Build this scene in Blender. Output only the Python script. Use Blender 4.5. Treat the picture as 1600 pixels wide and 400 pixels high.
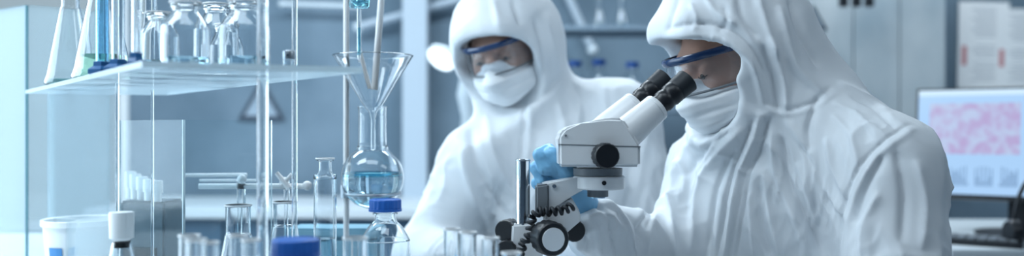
import bpy, bmesh, math, random
import numpy as np
from mathutils import Vector, Matrix
random.seed(7)
for o in list(bpy.data.objects): bpy.data.objects.remove(o)
SC = bpy.context.scene; COL = SC.collection
PI = math.pi
# ------------------------------------------------------------------ camera
F = 1400.0; CZ = 1.25
cd = bpy.data.cameras.new('camera'); cam = bpy.data.objects.new('camera', cd); COL.objects.link(cam)
cam.location = (0, 0, CZ); cam.rotation_euler = (PI/2, 0, 0)
cd.sensor_width = 36; cd.lens = F/1600*36; cd.clip_start = .05
cd.dof.use_dof = True; cd.dof.focus_distance = 1.42; cd.dof.aperture_fstop = 1.7
SC.camera = cam
def P(px, py, d): return Vector((d*(px-800)/F, d, CZ-d*(py-200)/F))
# ------------------------------------------------------------------ world, lights, exposure
SC.view_settings.view_transform = 'Standard'; SC.view_settings.look = 'None'
SC.view_settings.gamma = 1; SC.view_settings.use_curve_mapping = False
SC.view_settings.exposure = 0.0
SC.cycles.use_denoising = True; SC.cycles.max_bounces = 14; SC.cycles.transparent_max_bounces = 24
SC.cycles.transmission_bounces = 12; SC.cycles.glossy_bounces = 5; SC.cycles.diffuse_bounces = 3
SC.cycles.sample_clamp_indirect = 4; SC.cycles.caustics_reflective = False; SC.cycles.caustics_refractive = False
w = bpy.data.worlds.new('daylight'); SC.world = w; w.use_nodes = True
w.node_tree.nodes['Background'].inputs[0].default_value = (.70, .85, .96, 1)
w.node_tree.nodes['Background'].inputs[1].default_value = .56
def area(name, loc, rot, sx, sy, power, col=(.80, .92, 1)):
    l = bpy.data.lights.new(name, 'AREA'); l.shape = 'RECTANGLE'; l.size = sx; l.size_y = sy
    l.energy = power; l.color = col
    o = bpy.data.objects.new(name, l); COL.objects.link(o); o.location = loc; o.rotation_euler = rot
    return o
LIGHTS = [(-1.3, 1.0, 20), (-1.3, 2.7, 30), (.1, 2.9, 26), (-.15, .7, 2.5), (1.7, 3.4, 12), (1.6, .6, .6)]
for i, (x, y, pw) in enumerate(LIGHTS):
    area('ceiling_lamp', (x, y, 2.63), (0, 0, 0), 1.15, .55, pw)
area('window_daylight', (-2.55, 1.6, 1.7), (0, -PI/2, 0), 1.5, 2.4, 58, (.72, .88, 1))
#area('back_window_daylight', (-2.0, 3.9, 1.7), (-PI/2, 0, 0), 1.0, 1.4, 8, (.72, .88, 1))

# ------------------------------------------------------------------ materials
def mat(name, col=(.8,.8,.8), rough=.5, metal=0, spec=.5, emit=None, es=1, sheen=0, trans=0, ior=1.45, coat=0, bump=None):
    m = bpy.data.materials.new(name); m.use_nodes = True; nt = m.node_tree
    b = nt.nodes['Principled BSDF']; I = b.inputs
    I['Base Color'].default_value = (*col, 1); I['Roughness'].default_value = rough; I['Metallic'].default_value = metal
    I['Specular IOR Level'].default_value = spec; I['Sheen Weight'].default_value = sheen
    I['Transmission Weight'].default_value = trans; I['IOR'].default_value = ior; I['Coat Weight'].default_value = coat
    if emit: I['Emission Color'].default_value = (*emit, 1); I['Emission Strength'].default_value = es
    if bump:
        sc, st, dist = bump
        tc = nt.nodes.new('ShaderNodeTexCoord'); n = nt.nodes.new('ShaderNodeTexNoise'); n.inputs['Scale'].default_value = sc
        n.inputs['Detail'].default_value = 4
        bp = nt.nodes.new('ShaderNodeBump'); bp.inputs['Strength'].default_value = st; bp.inputs['Distance'].default_value = dist
        nt.links.new(tc.outputs['Object'], n.inputs['Vector']); nt.links.new(n.outputs['Fac'], bp.inputs['Height'])
        nt.links.new(bp.outputs['Normal'], I['Normal'])
    return m
def noisy(m, c1, c2, scale, detail=3, stretch=(1,1,1), lo=.35, hi=.65):
    nt = m.node_tree; b = nt.nodes['Principled BSDF']
    tc = nt.nodes.new('ShaderNodeTexCoord'); mp = nt.nodes.new('ShaderNodeMapping'); n = nt.nodes.new('ShaderNodeTexNoise')
    mp.inputs['Scale'].default_value = stretch; n.inputs['Scale'].default_value = scale; n.inputs['Detail'].default_value = detail
    r = nt.nodes.new('ShaderNodeValToRGB'); r.color_ramp.elements[0].position = lo; r.color_ramp.elements[1].position = hi
    r.color_ramp.elements[0].color = (*c1, 1); r.color_ramp.elements[1].color = (*c2, 1)
    nt.links.new(tc.outputs['Object'], mp.inputs[0]); nt.links.new(mp.outputs[0], n.inputs['Vector'])
    nt.links.new(n.outputs['Fac'], r.inputs[0]); nt.links.new(r.outputs[0], b.inputs['Base Color'])
    return m, r
def glass(name, col=(.985, .995, 1), ior=1.45, rough=0):
    m = bpy.data.materials.new(name); m.use_nodes = True; nt = m.node_tree; nt.nodes.clear()
    g = nt.nodes.new('ShaderNodeBsdfGlass'); g.inputs['Color'].default_value = (*col, 1); g.inputs['IOR'].default_value = ior
    g.inputs['Roughness'].default_value = rough
    o = nt.nodes.new('ShaderNodeOutputMaterial'); nt.links.new(g.outputs[0], o.inputs[0]); return m
def pane(name, tint=(.93,.97,.99), milk=.06, milkcol=(.8,.93,1), gloss=1.0, ior=1.5, power=None):
    """thin sheet: see-through, fresnel reflection, milk mixes in a painted light haze"""
    m = bpy.data.materials.new(name); m.use_nodes = True; nt = m.node_tree; nt.nodes.clear(); N = nt.nodes.new; L = nt.links.new
    t = N('ShaderNodeBsdfTransparent'); t.inputs[0].default_value = (*tint, 1)
    d = N('ShaderNodeBsdfDiffuse'); d.inputs[0].default_value = (*milkcol, 1)
    tr = N('ShaderNodeBsdfTranslucent'); tr.inputs[0].default_value = (*milkcol, 1)
    dm = N('ShaderNodeMixShader'); dm.inputs[0].default_value = .5; L(d.outputs[0], dm.inputs[1]); L(tr.outputs[0], dm.inputs[2])
    a = N('ShaderNodeMixShader'); a.inputs[0].default_value = milk; L(t.outputs[0], a.inputs[1]); L(dm.outputs[0], a.inputs[2])
    g = N('ShaderNodeBsdfGlossy'); g.inputs['Roughness'].default_value = .03
    fr = N('ShaderNodeFresnel'); fr.inputs[0].default_value = ior
    geo = N('ShaderNodeNewGeometry'); mr = N('ShaderNodeMapRange'); mr.inputs[3].default_value = ior; mr.inputs[4].default_value = 1/ior
    L(geo.outputs['Backfacing'], mr.inputs[0]); L(mr.outputs[0], fr.inputs[0])
    mu = N('ShaderNodeMath'); mu.operation = 'MULTIPLY'; mu.inputs[1].default_value = gloss; mu.use_clamp = True; L(fr.outputs[0], mu.inputs[0])
    b = N('ShaderNodeMixShader'); L(mu.outputs[0], b.inputs[0]); L(a.outputs[0], b.inputs[1]); L(g.outputs[0], b.inputs[2])
    o = N('ShaderNodeOutputMaterial'); L(b.outputs[0], o.inputs[0]); return m
M = {}
M['suit'] = mat('white_nonwoven', (.74, .78, .82), .62, spec=.25, bump=(420, .12, .0006))
M['mask'] = mat('mask_fabric', (.84, .87, .90), .7, spec=.2, bump=(500, .15, .0005))
M['skin'] = mat('skin', (.50, .29, .22), .5, spec=.4)
M['skin'].node_tree.nodes['Principled BSDF'].inputs['Subsurface Weight'].default_value = .15
M['skin'].node_tree.nodes['Principled BSDF'].inputs['Subsurface Radius'].default_value = (.01, .004, .003)
M['eye'] = mat('eye_white', (.7, .68, .66), .2); M['iris'] = mat('iris', (.05, .03, .02), .2); M['hair'] = mat('brow_hair', (.04, .025, .02), .7)
M['glove'] = mat('blue_nitrile', (.21, .49, .74), .36, spec=.5, bump=(160, .25, .001))
M['gframe'] = mat('navy_frame', (.010, .038, .12), .22, spec=.6, coat=.4)
M['lens'] = pane('goggle_lens', (.92, .94, .96), .08, (.8,.9,1), 1.3, 1.5)
M['scope'] = mat('scope_enamel', (.74, .76, .78), .32, spec=.5, coat=.2)
M['sgrey'] = mat('scope_grey', (.16, .18, .20), .4); M['black'] = mat('black_plastic', (.012, .014, .018), .36)
M['rubber'] = mat('black_rubber', (.012, .016, .022), .5); M['chrome'] = mat('chrome', (.75, .78, .8), .14, metal=1)
M['steel'] = mat('brushed_steel', (.45, .50, .55), .35, metal=1)
M['glass'] = glass('clear_glass'); M['bglass'] = glass('blue_tint_glass', (.74, .90, .98))
M['pane'] = pane('acrylic_pane', (.94,.975,.985), .02, gloss=.45); M['hazy'] = pane('haze_painted_pane', (.98,.99,.995), .17, (.70,.90,.98), .7)  # hazy: milk paints the wash of reflected light over the left panes
M['sidep'] = pane('matte_pane', (.95,.98,.985), .30, (.75,.90,.97), .06)
M['shelf'] = pane('shelf_sheet', (.92,.96,.98), .50, (.80,.92,.98), .45)  # pale milk stands in for the bright reflection under the shelf
M['edge'] = mat('polished_edge', (.78,.90,.95), .2, trans=.35); M['tealedge'] = mat('teal_edge', (.10,.34,.40), .2, trans=.3)
M['bluecap'] = mat('blue_cap', (.014, .11, .44), .42); M['bluebase'] = mat('blue_base', (.012, .10, .27), .4)
M['teal'] = mat('teal_liquid', (.30, .74, .86), .02, trans=1, ior=1.33)
M['bluel'] = mat('blue_liquid', (.16, .46, .92), .02, trans=1, ior=1.33)
M['palel'] = mat('pale_blue_liquid', (.72, .90, .97), .02, trans=1, ior=1.33)
M['greenl'] = mat('green_liquid', (.66, .95, .70), .02, trans=1, ior=1.33)
M['darkl'] = mat('dark_residue', (.30, .48, .46), .3, trans=1, ior=1.33)
M['white'] = mat('white_plastic', (.80, .84, .86), .4); M['wglass'] = mat('white_glass', (.92, .95, .97), .3, trans=.12)
M['grey'] = mat('grey_plastic', (.06, .10, .13), .5); M['bench'] = mat('bench_top', (.62, .68, .72), .35)
M['cab'] = mat('cabinet_white', (.40, .46, .51), .5)
M['blue_tray'] = mat('blue_tray', (.24, .45, .57), .4); M['ink'] = mat('ink', (.04, .06, .09), .6)
M['tick'] = mat('blue_print', (.06, .25, .55), .5)
M['paper'] = mat('paper', (.90, .91, .92), .8); M['red'] = mat('red_print', (.60, .25, .27), .7); M['greyp'] = mat('grey_print', (.45, .48, .52), .8)
M['shoe'] = mat('shoe_cover', (.35, .55, .75), .6)
M['wall'], _ = noisy(mat('wall_paint', rough=.75, spec=.2), (.125, .185, .24), (.18, .25, .315), 3, 4)
M['wallr'], _ = noisy(mat('wall_paint_grey', rough=.75, spec=.2), (.25, .33, .40), (.34, .42, .50), 2, 4)
M['floor'], _ = noisy(mat('floor_vinyl', rough=.35), (.25, .30, .34), (.30, .35, .39), 12, 5)
M['ceil'] = mat('ceiling_tile', (.36, .40, .44), .9); M['wallf'] = mat('front_wall_paint', (.07, .10, .14), .8); M['post'] = mat('painted_post', (.42, .50, .58), .45)
M['lamp'] = mat('lamp_diffuser', (.8,.85,.9), .5, emit=(.82,.93,1), es=3)
M['wbody'] = mat('device_enamel', (.62,.70,.76), .35)

# ------------------------------------------------------------------ object helpers
def link(name, me, m=None, parent=None, smooth=True, loc=None):
    o = bpy.data.objects.new(name, me); COL.objects.link(o)
    if m is not None: me.materials.append(M[m] if isinstance(m, str) else m)
    if smooth:
        me.polygons.foreach_set('use_smooth', [True]*len(me.polygons))
    if parent: o.parent = parent
    if loc is not None: o.location = loc
    return o
def thing(name, label, cat, loc=(0,0,0), rotz=0, group=None):
    o = bpy.data.objects.new(name, None); COL.objects.link(o); o.empty_display_size = .05
    o.location = loc; o.rotation_euler = (0,0,rotz); o['label'] = label; o['category'] = cat
    if group: o['group'] = group
    return o
def tag(o, label=None, cat=None, group=None, kind=None):
    if label: o['label'] = label
    if cat: o['category'] = cat
    if group: o['group'] = group
    if kind: o['kind'] = kind
    return o
def finish(bm, name, m, parent=None, smooth=True, sharp=40, loc=None):
    bmesh.ops.recalc_face_normals(bm, faces=bm.faces)
    me = bpy.data.meshes.new(name); bm.to_mesh(me); bm.free()
    o = link(name, me, m, parent, smooth, loc)
    if smooth and sharp: me.set_sharp_from_angle(angle=math.radians(sharp))
    return o
def add_box(bm, c, s, R=None, bev=0):
    r = bmesh.ops.create_cube(bm, size=1); vs = r['verts']
    mx = Matrix.Translation(Vector(c)) @ (R.to_4x4() if R else Matrix()) @ Matrix.Diagonal((*s, 1))
    bmesh.ops.transform(bm, matrix=mx, verts=vs)
    if bev:
        es = {e for v in vs for e in v.link_edges}
        bmesh.ops.bevel(bm, geom=list(es), offset=bev, segments=2, affect='EDGES')
def box(name, c, s, m, parent=None, R=None, bev=0, smooth=True):
    bm = bmesh.new(); add_box(bm, c, s, R, bev); return finish(bm, name, m, parent, smooth)
def basis(d):
    d = Vector(d).normalized(); a = Vector((0,0,1)) if abs(d.z) < .9 else Vector((1,0,0))
    u = d.cross(a).normalized(); v = d.cross(u); return d, u, v
def add_cyl(bm, a, b, ra, rb=None, n=32, cap=True):
    rb = ra if rb is None else rb
    a = Vector(a); b = Vector(b); d, u, v = basis(b-a)
    A = [bm.verts.new(a+ra*(math.cos(t)*u+math.sin(t)*v)) for t in [2*PI*i/n for i in range(n)]]
    B = [bm.verts.new(b+rb*(math.cos(t)*u+math.sin(t)*v)) for t in [2*PI*i/n for i in range(n)]]
    for i in range(n): bm.faces.new((A[i], A[(i+1)%n], B[(i+1)%n], B[i]))
    if cap: bm.faces.new(A[::-1]); bm.faces.new(B)
def cyl(name, a, b, r, m, parent=None, rb=None, n=32, bev=0):
    bm = bmesh.new(); add_cyl(bm, a, b, r, rb, n)
    if bev:
        es = [e for e in bm.edges if any(len(f.verts) > 4 for f in e.link_faces)]
        bmesh.ops.bevel(bm, geom=es, offset=bev, segments=2, affect='EDGES')
    return finish(bm, name, m, parent, sharp=50)
def add_lathe(bm, prof, n=40, a=(0,0,0), axis=(0,0,1), closed=False):
    """revolve (r, h) points about an axis"""
    a = Vector(a); d, u, v = basis(axis); rings = []
    for r, h in prof:
        if r < 1e-6: rings.append([bm.verts.new(a+d*h)])
        else: rings.append([bm.verts.new(a+d*h+r*(math.cos(2*PI*i/n)*u+math.sin(2*PI*i/n)*v)) for i in range(n)])
    seq = list(zip(rings, rings[1:])) + ([(rings[-1], rings[0])] if closed else [])
    for A, B in seq:
        for i in range(n):
            j = (i+1) % n
            if len(A) == 1 and len(B) == 1: continue
            if len(A) == 1: bm.faces.new((A[0], B[j], B[i]))
            elif len(B) == 1: bm.faces.new((A[i], A[j], B[0]))
            else: bm.faces.new((A[i], A[j], B[j], B[i]))
def lathe(name, prof, m, parent=None, n=40, a=(0,0,0), axis=(0,0,1), closed=False, sharp=40):
    bm = bmesh.new(); add_lathe(bm, prof, n, a, axis, closed); return finish(bm, name, m, parent, sharp=sharp)
def add_tube(bm, pts, r, n=10, cap=True):
    pts = [Vector(p) for p in pts]; rings = []; prev = None
    for i, p in enumerate(pts):
        t = (pts[min(i+1, len(pts)-1)]-pts[max(i-1, 0)]).normalized()
        if prev is None: _, u, v = basis(t)
        else:
            u = (prev - t*prev.dot(t)).normalized(); v = t.cross(u)
        prev = u; rr = r[i] if isinstance(r, (list, tuple)) else r
        rings.append([bm.verts.new(p+rr*(math.cos(2*PI*k/n)*u+math.sin(2*PI*k/n)*v)) for k in range(n)])
    for A, B in zip(rings, rings[1:]):
        for k in range(n): bm.faces.new((A[k], A[(k+1)%n], B[(k+1)%n], B[k]))
    if cap: bm.faces.new(rings[0][::-1]); bm.faces.new(rings[-1])
def tube(name, pts, r, m, parent=None, n=10):
    bm = bmesh.new(); add_tube(bm, pts, r, n); return finish(bm, name, m, parent, sharp=60)
def add_prism(bm, poly, off, bev=0):
    """extrude a 3D polygon by vector off"""
    A = [bm.verts.new(Vector(p)) for p in poly]; B = [bm.verts.new(Vector(p)+Vector(off)) for p in poly]; n = len(A)
    fs = [bm.faces.new(A), bm.faces.new(B[::-1])]
    for i in range(n): fs.append(bm.faces.new((A[i], B[i], B[(i+1)%n], A[(i+1)%n])))
    if bev:
        es = list({e for f in fs for e in f.edges}); bmesh.ops.bevel(bm, geom=es, offset=bev, segments=3, affect='EDGES', clamp_overlap=True)
def prism(name, poly, off, m, parent=None, bev=0, sharp=35):
    bm = bmesh.new(); add_prism(bm, poly, off, bev); return finish(bm, name, m, parent, sharp=sharp)
def copy_tree(o, parent=None):
    c = o.copy(); COL.objects.link(c); c.parent = parent
    for ch in list(o.children): copy_tree(ch, c)
    return c

# ------------------------------------------------------------------ the room
def struct(name, c, s, m, bev=0):
    return tag(box(name, c, s, m, bev=bev, smooth=False), kind='structure')
X0, X1, Y0, Y1, ZC = -2.7, 3.0, -1.6, 4.3, 2.7
struct('floor', ((X0+X1)/2, (Y0+Y1)/2, -.05), (X1-X0+.4, Y1-Y0+.4, .1), 'floor')
struct('ceiling', ((X0+X1)/2, (Y0+Y1)/2, ZC+.05), (X1-X0+.4, Y1-Y0+.4, .1), 'ceil')
struct('wall_right', (X1+.05, (Y0+Y1)/2, ZC/2), (.1, Y1-Y0, ZC), 'wallr')
struct('wall_front', ((X0+X1)/2, Y0-.05, ZC/2), (X1-X0+.2, .1, ZC), 'wallf')
# back wall with a window hole on the left: x -2.6..-1.95, z .75..2.3
def wall_with_hole(name, o, ux, L, hx0, hx1, hz0, hz1, m, th):
    bm = bmesh.new(); ux = Vector(ux); o = Vector(o); R = Matrix((ux, Vector((-ux.y, ux.x, 0)), Vector((0,0,1)))).transposed()
    for a0, a1, z0, z1 in ((0, hx0, 0, ZC), (hx1, L, 0, ZC), (hx0, hx1, 0, hz0), (hx0, hx1, hz1, ZC)):
        add_box(bm, o+ux*(a0+a1)/2+Vector((0,0,(z0+z1)/2)), (a1-a0, th, z1-z0), R)
    return tag(finish(bm, name, m, smooth=False), kind='structure')
wall_with_hole('wall_back', (X0, Y1+.05, 0), (1,0,0), X1-X0, .12, .86, .75, 2.4, 'wall', .1)
wall_with_hole('wall_left', (X0-.05, Y0, 0), (0,1,0), Y1-Y0, 2.0, 4.6, .9, 2.4, 'wallr', .1)
wn = 1
for c, s, ax in (((X0+.49, Y1+.05, 1.575), (.74, 1.65), 0), ((X0-.05, Y0+3.3, 1.65), (2.6, 1.5), 1)):
    t = bpy.data.objects.new('window_%d' % wn, None); COL.objects.link(t); t.location = c; t['kind'] = 'structure'; wn += 1
    R = Matrix.Rotation(PI/2 if ax else 0, 3, 'Z'); bm = bmesh.new(); W, H = s
    for cc, ss in (((0,0,H/2-.025), (W, .07, .05)), ((0,0,-H/2+.025), (W, .07, .05)), ((-W/2+.025,0,0), (.05,.07,H-.1)), ((W/2-.025,0,0), (.05,.07,H-.1))):
        add_box(bm, R @ Vector(cc), ss, R)
    finish(bm, 'window_frame', 'white', t, smooth=False)
    box('window_pane', (0,0,0), (W-.1, .006, H-.1) , 'pane', t, R, smooth=False)
tag(box('trim_1', P(650, 200, 4.2)+Vector((0,0,.1)), (.115, .12, ZC), 'post', bev=.004), kind='structure')
bpy.data.objects['trim_1'].location.z = 0
for v in bpy.data.objects['trim_1'].data.vertices: v.co.z = max(0, min(ZC, v.co.z-(CZ+.1)+ZC/2))
for nm, c, s in (('baseboard_back', ((X0+X1)/2, Y1-.01, .05), (X1-X0, .02, .1)), ('baseboard_right', (X1-.01, (Y0+Y1)/2, .05), (.02, Y1-Y0-.05, .1))):
    struct(nm, c, s, 'white')
for i, (x, y, pw) in enumerate(LIGHTS):
    t = thing('ceiling_light', 'flush rectangular ceiling light panel, %s' % ['above the front of the glassware','above the far left corner','nearest above the far worker','above the near end of the bench','above the monitor desk','at the front right behind the near worker'][i], 'light', (x, y, ZC), 0, 'ceiling light panels')
    bm = bmesh.new()
    for cc, ss in (((0,.3,-.02), (1.25,.03,.04)), ((0,-.3,-.02), (1.25,.03,.04)), ((.61,0,-.02), (.03,.57,.04)), ((-.61,0,-.02), (.03,.57,.04))): add_box(bm, cc, ss)
    finish(bm, 'frame', 'white', t, smooth=False); box('diffuser', (0,0,-.02), (1.19,.57,.02), 'lamp', t, smooth=False)

# ------------------------------------------------------------------ benches
BZ = .95
def bench(name, label, x0, x1, y0, y1, z, rear=1):
    t = thing(name, label, 'bench', ((x0+x1)/2, (y0+y1)/2, 0)); W = x1-x0; D = y1-y0
    box('worktop', (0,0,z-.02), (W, D, .04), 'bench', t, bev=.004)
    for sx in (-1, 1):
        for sy in (-1, 1): box('leg', (sx*(W/2-(.2 if rear == 0 else .04)), sy*(D/2-(.34 if rear == 0 and sy > 0 else .04)), (z-.04)/2), (.05,.05,z-.04), 'steel', t, bev=.003)
    if rear: box('rear_panel', (0, D/2-.02, z-.25), (W-.12, .02, .4), 'cab', t)
    return t
bench('lab_bench', 'long pale laboratory bench under the glassware and microscope', -1.75, .19, .55, 1.81, BZ, 0)
bench('computer_desk', 'white desk under the monitor at the right', 1.15, 2.85, 2.35, 3.15, .93, 1)
WC = bench('wall_counter', 'pale counter along the back wall behind the two workers', -1.7, 1.1, 3.55, 4.2, .93, 1)

# ------------------------------------------------------------------ glass shelf stand and panes at the left
SZ = 1.325
def xy(px, d): return Vector((d*(px-800)/F, d, 0))
cA, cB, cC, cD = xy(40, 1.78), xy(222, 1.0), xy(566, 1.105), xy(262, 1.86)
def slab(name, poly, off, m, em, parent, bev=0):
    """sheet whose narrow edge faces carry the brighter polished-edge material"""
    o = prism(name, poly, off, m, parent, sharp=30); me = o.data; me.materials.append(M[em]); ax = Vector(off).normalized()
    for p in me.polygons:
        p.material_index = 0 if abs(p.normal.dot(ax)) > .9 else 1; p.use_smooth = False
    return o
st = thing('glass_shelf_stand', 'clear acrylic shelf stand holding flasks, cylinders and jars over the bench', 'shelf', (cB.x, cB.y, BZ))
def L_(v, t): return Vector(v)-t.location
def W3(v, z): return Vector((v.x, v.y, z))
slab('shelf', [L_(W3(v, SZ-.007), st) for v in (cA, cB, cC, cD)], (0,0,.007), 'shelf', 'edge', st)
for px, d, r in ((410, 1.085, .0065), (183, 1.32, .0026), (238, 1.42, .0022), (460, 1.30, .004)):
    q = xy(px, d)
    cyl('post', L_(W3(q, BZ), st), L_(W3(q, 1.62), st), r, 'glass', st, n=16)
for px, d in ((410,1.085),(183,1.32),(238,1.42),(460,1.30)): lathe('post_foot', [(0,0),(.012,0),(.012,.004),(.008,.007),(0,.007)], 'edge', st, a=L_(W3(xy(px,d), BZ), st), n=24)
# box of upright panes further left
def upright(name, q0, q1, z0, z1, m, em, parent, th=.005):
    d = (q1-q0).normalized(); n = Vector((-d.y, d.x, 0))*th
    return slab(name, [L_(W3(q0, z0), parent), L_(W3(q1, z0), parent), L_(W3(q1, z1), parent), L_(W3(q0, z1), parent)], n, m, em, parent)
def zpx(py, d): return CZ-d*(py-200)/F
gb = thing('glass_enclosure', 'tall clear glass enclosure with teal edges at the far left', 'glass screen', (xy(40,1.93).x, 1.93, BZ))
e0 = xy(40, 1.93); e1 = xy(-160, 2.35); e2 = xy(170, 2.03)
bench('side_table', 'pale side table beneath the glass enclosure at the far left', -2.6, -.98, 1.88, 2.56, BZ, 1)
upright('side_pane', e1, e0, BZ, zpx(8,1.93), 'sidep', 'tealedge', gb, .006)
gp = upright('front_pane', e0, e2, BZ, zpx(8,1.93), 'hazy', 'tealedge', gb, .006)
upright('side_panel', xy(74,1.74), xy(181,1.345), BZ, SZ-.007, 'hazy', 'edge', st, .003)
ib = thing('glass_screen', 'low clear glass screen with bright upright edges behind the test tubes', 'glass screen', (xy(286,1.46).x, 1.46, BZ))
a0, a1, a2 = xy(186, 1.6), xy(286, 1.46), xy(425, 1.56); zt = CZ+.0135
upright('pane', a0, a1, BZ, zt, 'pane', 'edge', ib, .004); upright('pane', a1, a2, BZ, zt, 'pane', 'edge', ib, .004)

# ------------------------------------------------------------------ glassware
def shell(prof, th=.0016):
    """outer profile (r,h) bottom to top -> closed wall profile starting and ending on the axis"""
    inner = []
    for i, (r, h) in enumerate(prof):
        inner.append((max(r-th, 0), max(h, prof[0][1]+th*1.4)))
    return [(0, prof[0][1])] + prof + inner[::-1][:-0 or None] + [(0, prof[0][1]+th*1.4)]
def rimmed(prof, rr=.0012):
    r, h = prof[-1]; return prof[:-1]+[(r, h-rr*3), (r+rr, h-rr*1.5), (r+rr*.8, h)]
def round_tube(px, py, d, r, label, liquid=None, lh=.05, group=None, z0=None, m='glass'):
    q = P(px, py, d); z0 = BZ+.012 if z0 is None else z0; H = q.z-z0
    t = thing('test_tube', label, 'test tube', (q.x, q.y, z0), 0, group)
    prof = [(r*math.sin(a), r-r*math.cos(a)) for a in [PI/2*k/7 for k in range(1, 8)]] + [(r, H)]
    prof = rimmed(prof, .0009)
    inner = [(max(rr-.0013, 0), max(h, .0016)) for rr, h in prof[::-1]]
    lathe('tube_wall', [(0,0)]+prof+inner+[(0,.0016)], m, t, n=28, closed=False)
    lathe('rim', [(r-.0012,H-.0012),(r-.0008,H+.0004),(r+.0008,H+.0004),(r+.0013,H-.0008),(r+.0008,H-.0018),(r-.0006,H-.0018)], 'wglass', t, n=28, closed=True)  # white lip colour stands in for light refracted in the rim
    if liquid:
        rl = r-.0014
        lp = [(rl*math.sin(a), .0017+rl-rl*math.cos(a)) for a in [PI/2*k/6 for k in range(1, 7)]]+[(rl, lh), (0, lh)]
        lathe('liquid', [(0,.0017)]+lp, liquid, t, n=28)
    return t
def vessel(name, label, cat, loc, prof, liquid=None, lh=0, th=.0016, group=None, m='glass', extra=None, part='glass_wall', rim=.0012):
    t = thing(name, label, cat, loc, 0, group); prof = rimmed(prof, rim)
    b = prof[0][1]
    inner = [(max(r-th, .0001), max(h, b+th*1.3)) for r, h in prof[::-1]]
    lathe(part, [(0,b)]+prof+inner+[(0,b+th*1.3)], m, t)
    r, H = prof[-1]; lathe('rim', [(r-.0016,H-.0012),(r-.0008,H+.0005),(r+.0010,H+.0005),(r+.0016,H-.0008),(r+.0010,H-.0020),(r-.0008,H-.0020)], 'wglass', t, n=36, closed=True)  # rim coloured white to paint the glint of refracted light
    if liquid:
        lp = [(0, b+th*1.4)]; prev = None
        for r, h in prof:
            hh = max(h, b+th*1.4)
            if hh > lh:
                if prev: f = (lh-prev[1])/(hh-prev[1]+1e-9); lp.append((prev[0]+(max(r-th,0)-prev[0])*f, lh))
                break
            lp.append((max(r-th-.0001, .0001), hh)); prev = (max(r-th-.0001, 0), hh)
        lp.append((0, lh)); lathe('liquid', lp, liquid, t)
    return t
def smoothprof(pts, n=6):
    """Catmull-Rom through (r,h) points"""
    out = []; q = [pts[0]]+list(pts)+[pts[-1]]
    for i in range(1, len(q)-2):
        p0, p1, p2, p3 = [Vector((*a, 0)) for a in q[i-1:i+3]]
        for k in range(n):
            t = k/n; v = .5*((2*p1)+(-p0+p2)*t+(2*p0-5*p1+4*p2-p3)*t*t+(-p0+3*p1-3*p2+p3)*t**3); out.append((v.x, v.y))
    out.append(tuple(pts[-1])); return out
def erlen(px, py_top, d, rb, H, rn, label, z=None, liquid=None, lh=0, hneck=.05, group=None, top=None):
    q = P(px, py_top, d); z = (q.z-H) if z is None else z
    prof = [(rb-.006, 0)]+smoothprof([(rb-.003, .0005), (rb, .006), (rb-.002, .014)], 4)+smoothprof([(rb-.004, .02), (rn+.004, H-hneck-.012), (rn+.0005, H-hneck), (rn, H-hneck+.012)], 5)+[(rn, H)]
    return vessel('erlenmeyer_flask', label, 'flask', (q.x, q.y, z), prof, liquid, lh, group=group)
# flasks and cylinders on the shelf
def on(px, d): q = xy(px, d); return (q.x, q.y, SZ)
erlen(112, 0, 1.62, .043, .19, .015, 'clear conical flask with dark residue at the left end of the shelf', z=SZ, liquid='darkl', lh=.011).location = on(110, 1.6)
erlen(163, 0, 1.32, .046, .19, .017, 'conical flask with pale green liquid behind the blue-footed cylinders', z=SZ, liquid='greenl', lh=.040).location = on(160, 1.42)
erlen(163, 0, 1.32, .030, .15, .013, 'small conical flask behind the slim cylinder on the shelf', z=SZ, liquid='greenl', lh=.010).location = on(232, 1.36)
def measuring(px, d, r, H, label, m='glass', hexr=.02):
    t = thing('measuring_cylinder', label, 'measuring cylinder', on(px, d), .3)
    b = bmesh.new(); add_lathe(b, [(0,0), (hexr,0), (hexr,.006), (hexr*.8,.009), (r*1.5,.011), (r*1.4,.017), (r+.0003,.018), (r+.0003,.012), (0,.012)], 6); finish(b, 'foot', 'bluebase', t, smooth=False)
    lathe('glass_wall', [(0,.012)]+[(r,.0122),(r,H)]+[(r-.0012,H),(r-.0012,.014)]+[(0,.014)], m, t, n=28)
    b = bmesh.new()
    for k in range(34):
        h = .03+k*.0042; a0 = -2.4; L = 1.1 if k % 5 == 0 else .6
        pts = [((r+.0002)*math.cos(a0+L*j/5), (r+.0002)*math.sin(a0+L*j/5), h) for j in range(6)]; add_tube(b, pts, .00022, 4)
    finish(b, 'graduation_marks', 'tick', t)
measuring(160, 1.25, .0085, .22, 'blue-tinted graduated cylinder on a blue foot, left of its clear twin', 'bglass')
measuring(185, 1.21, .0085, .21, 'clear graduated cylinder on a blue foot beside the blue-tinted one')
measuring(213, 1.10, .0055, .19, 'slim graduated cylinder on a small blue foot near the shelf corner', hexr=.012)
def jar(px, d, r, H, label, liquid, lh):
    prof = [(r-.004, 0)]+smoothprof([(r-.001,.001), (r,.006), (r,H*.55), (r*.93,H*.66), (r*.66,H*.80), (r*.55,H*.86), (r*.55,H*.9)], 5)+[(r*.62,H*.91), (r*.62,H*.93), (r*.56,H*.94), (r*.62,H*.95), (r*.62,H*.97), (r*.56,H*.975), (r*.6,H)]
    return vessel('glass_jar', label, 'jar', on(px, d), prof, liquid, lh, th=.0022, rim=.001)
jar(248, 1.24, .026, .085, 'leftmost round glass jar on the shelf, pale blue liquid inside', 'palel', .018)
jar(290, 1.16, .031, .088, 'round-shouldered glass jar with a ridged neck, second on the shelf', 'palel', .016)
jar(338, 1.30, .030, .105, 'taller glass jar standing behind the others on the shelf', 'teal', .012)
jar(382, 1.18, .033, .092, 'widest glass jar on the shelf, just left of the thick post', 'palel', .018)
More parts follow.
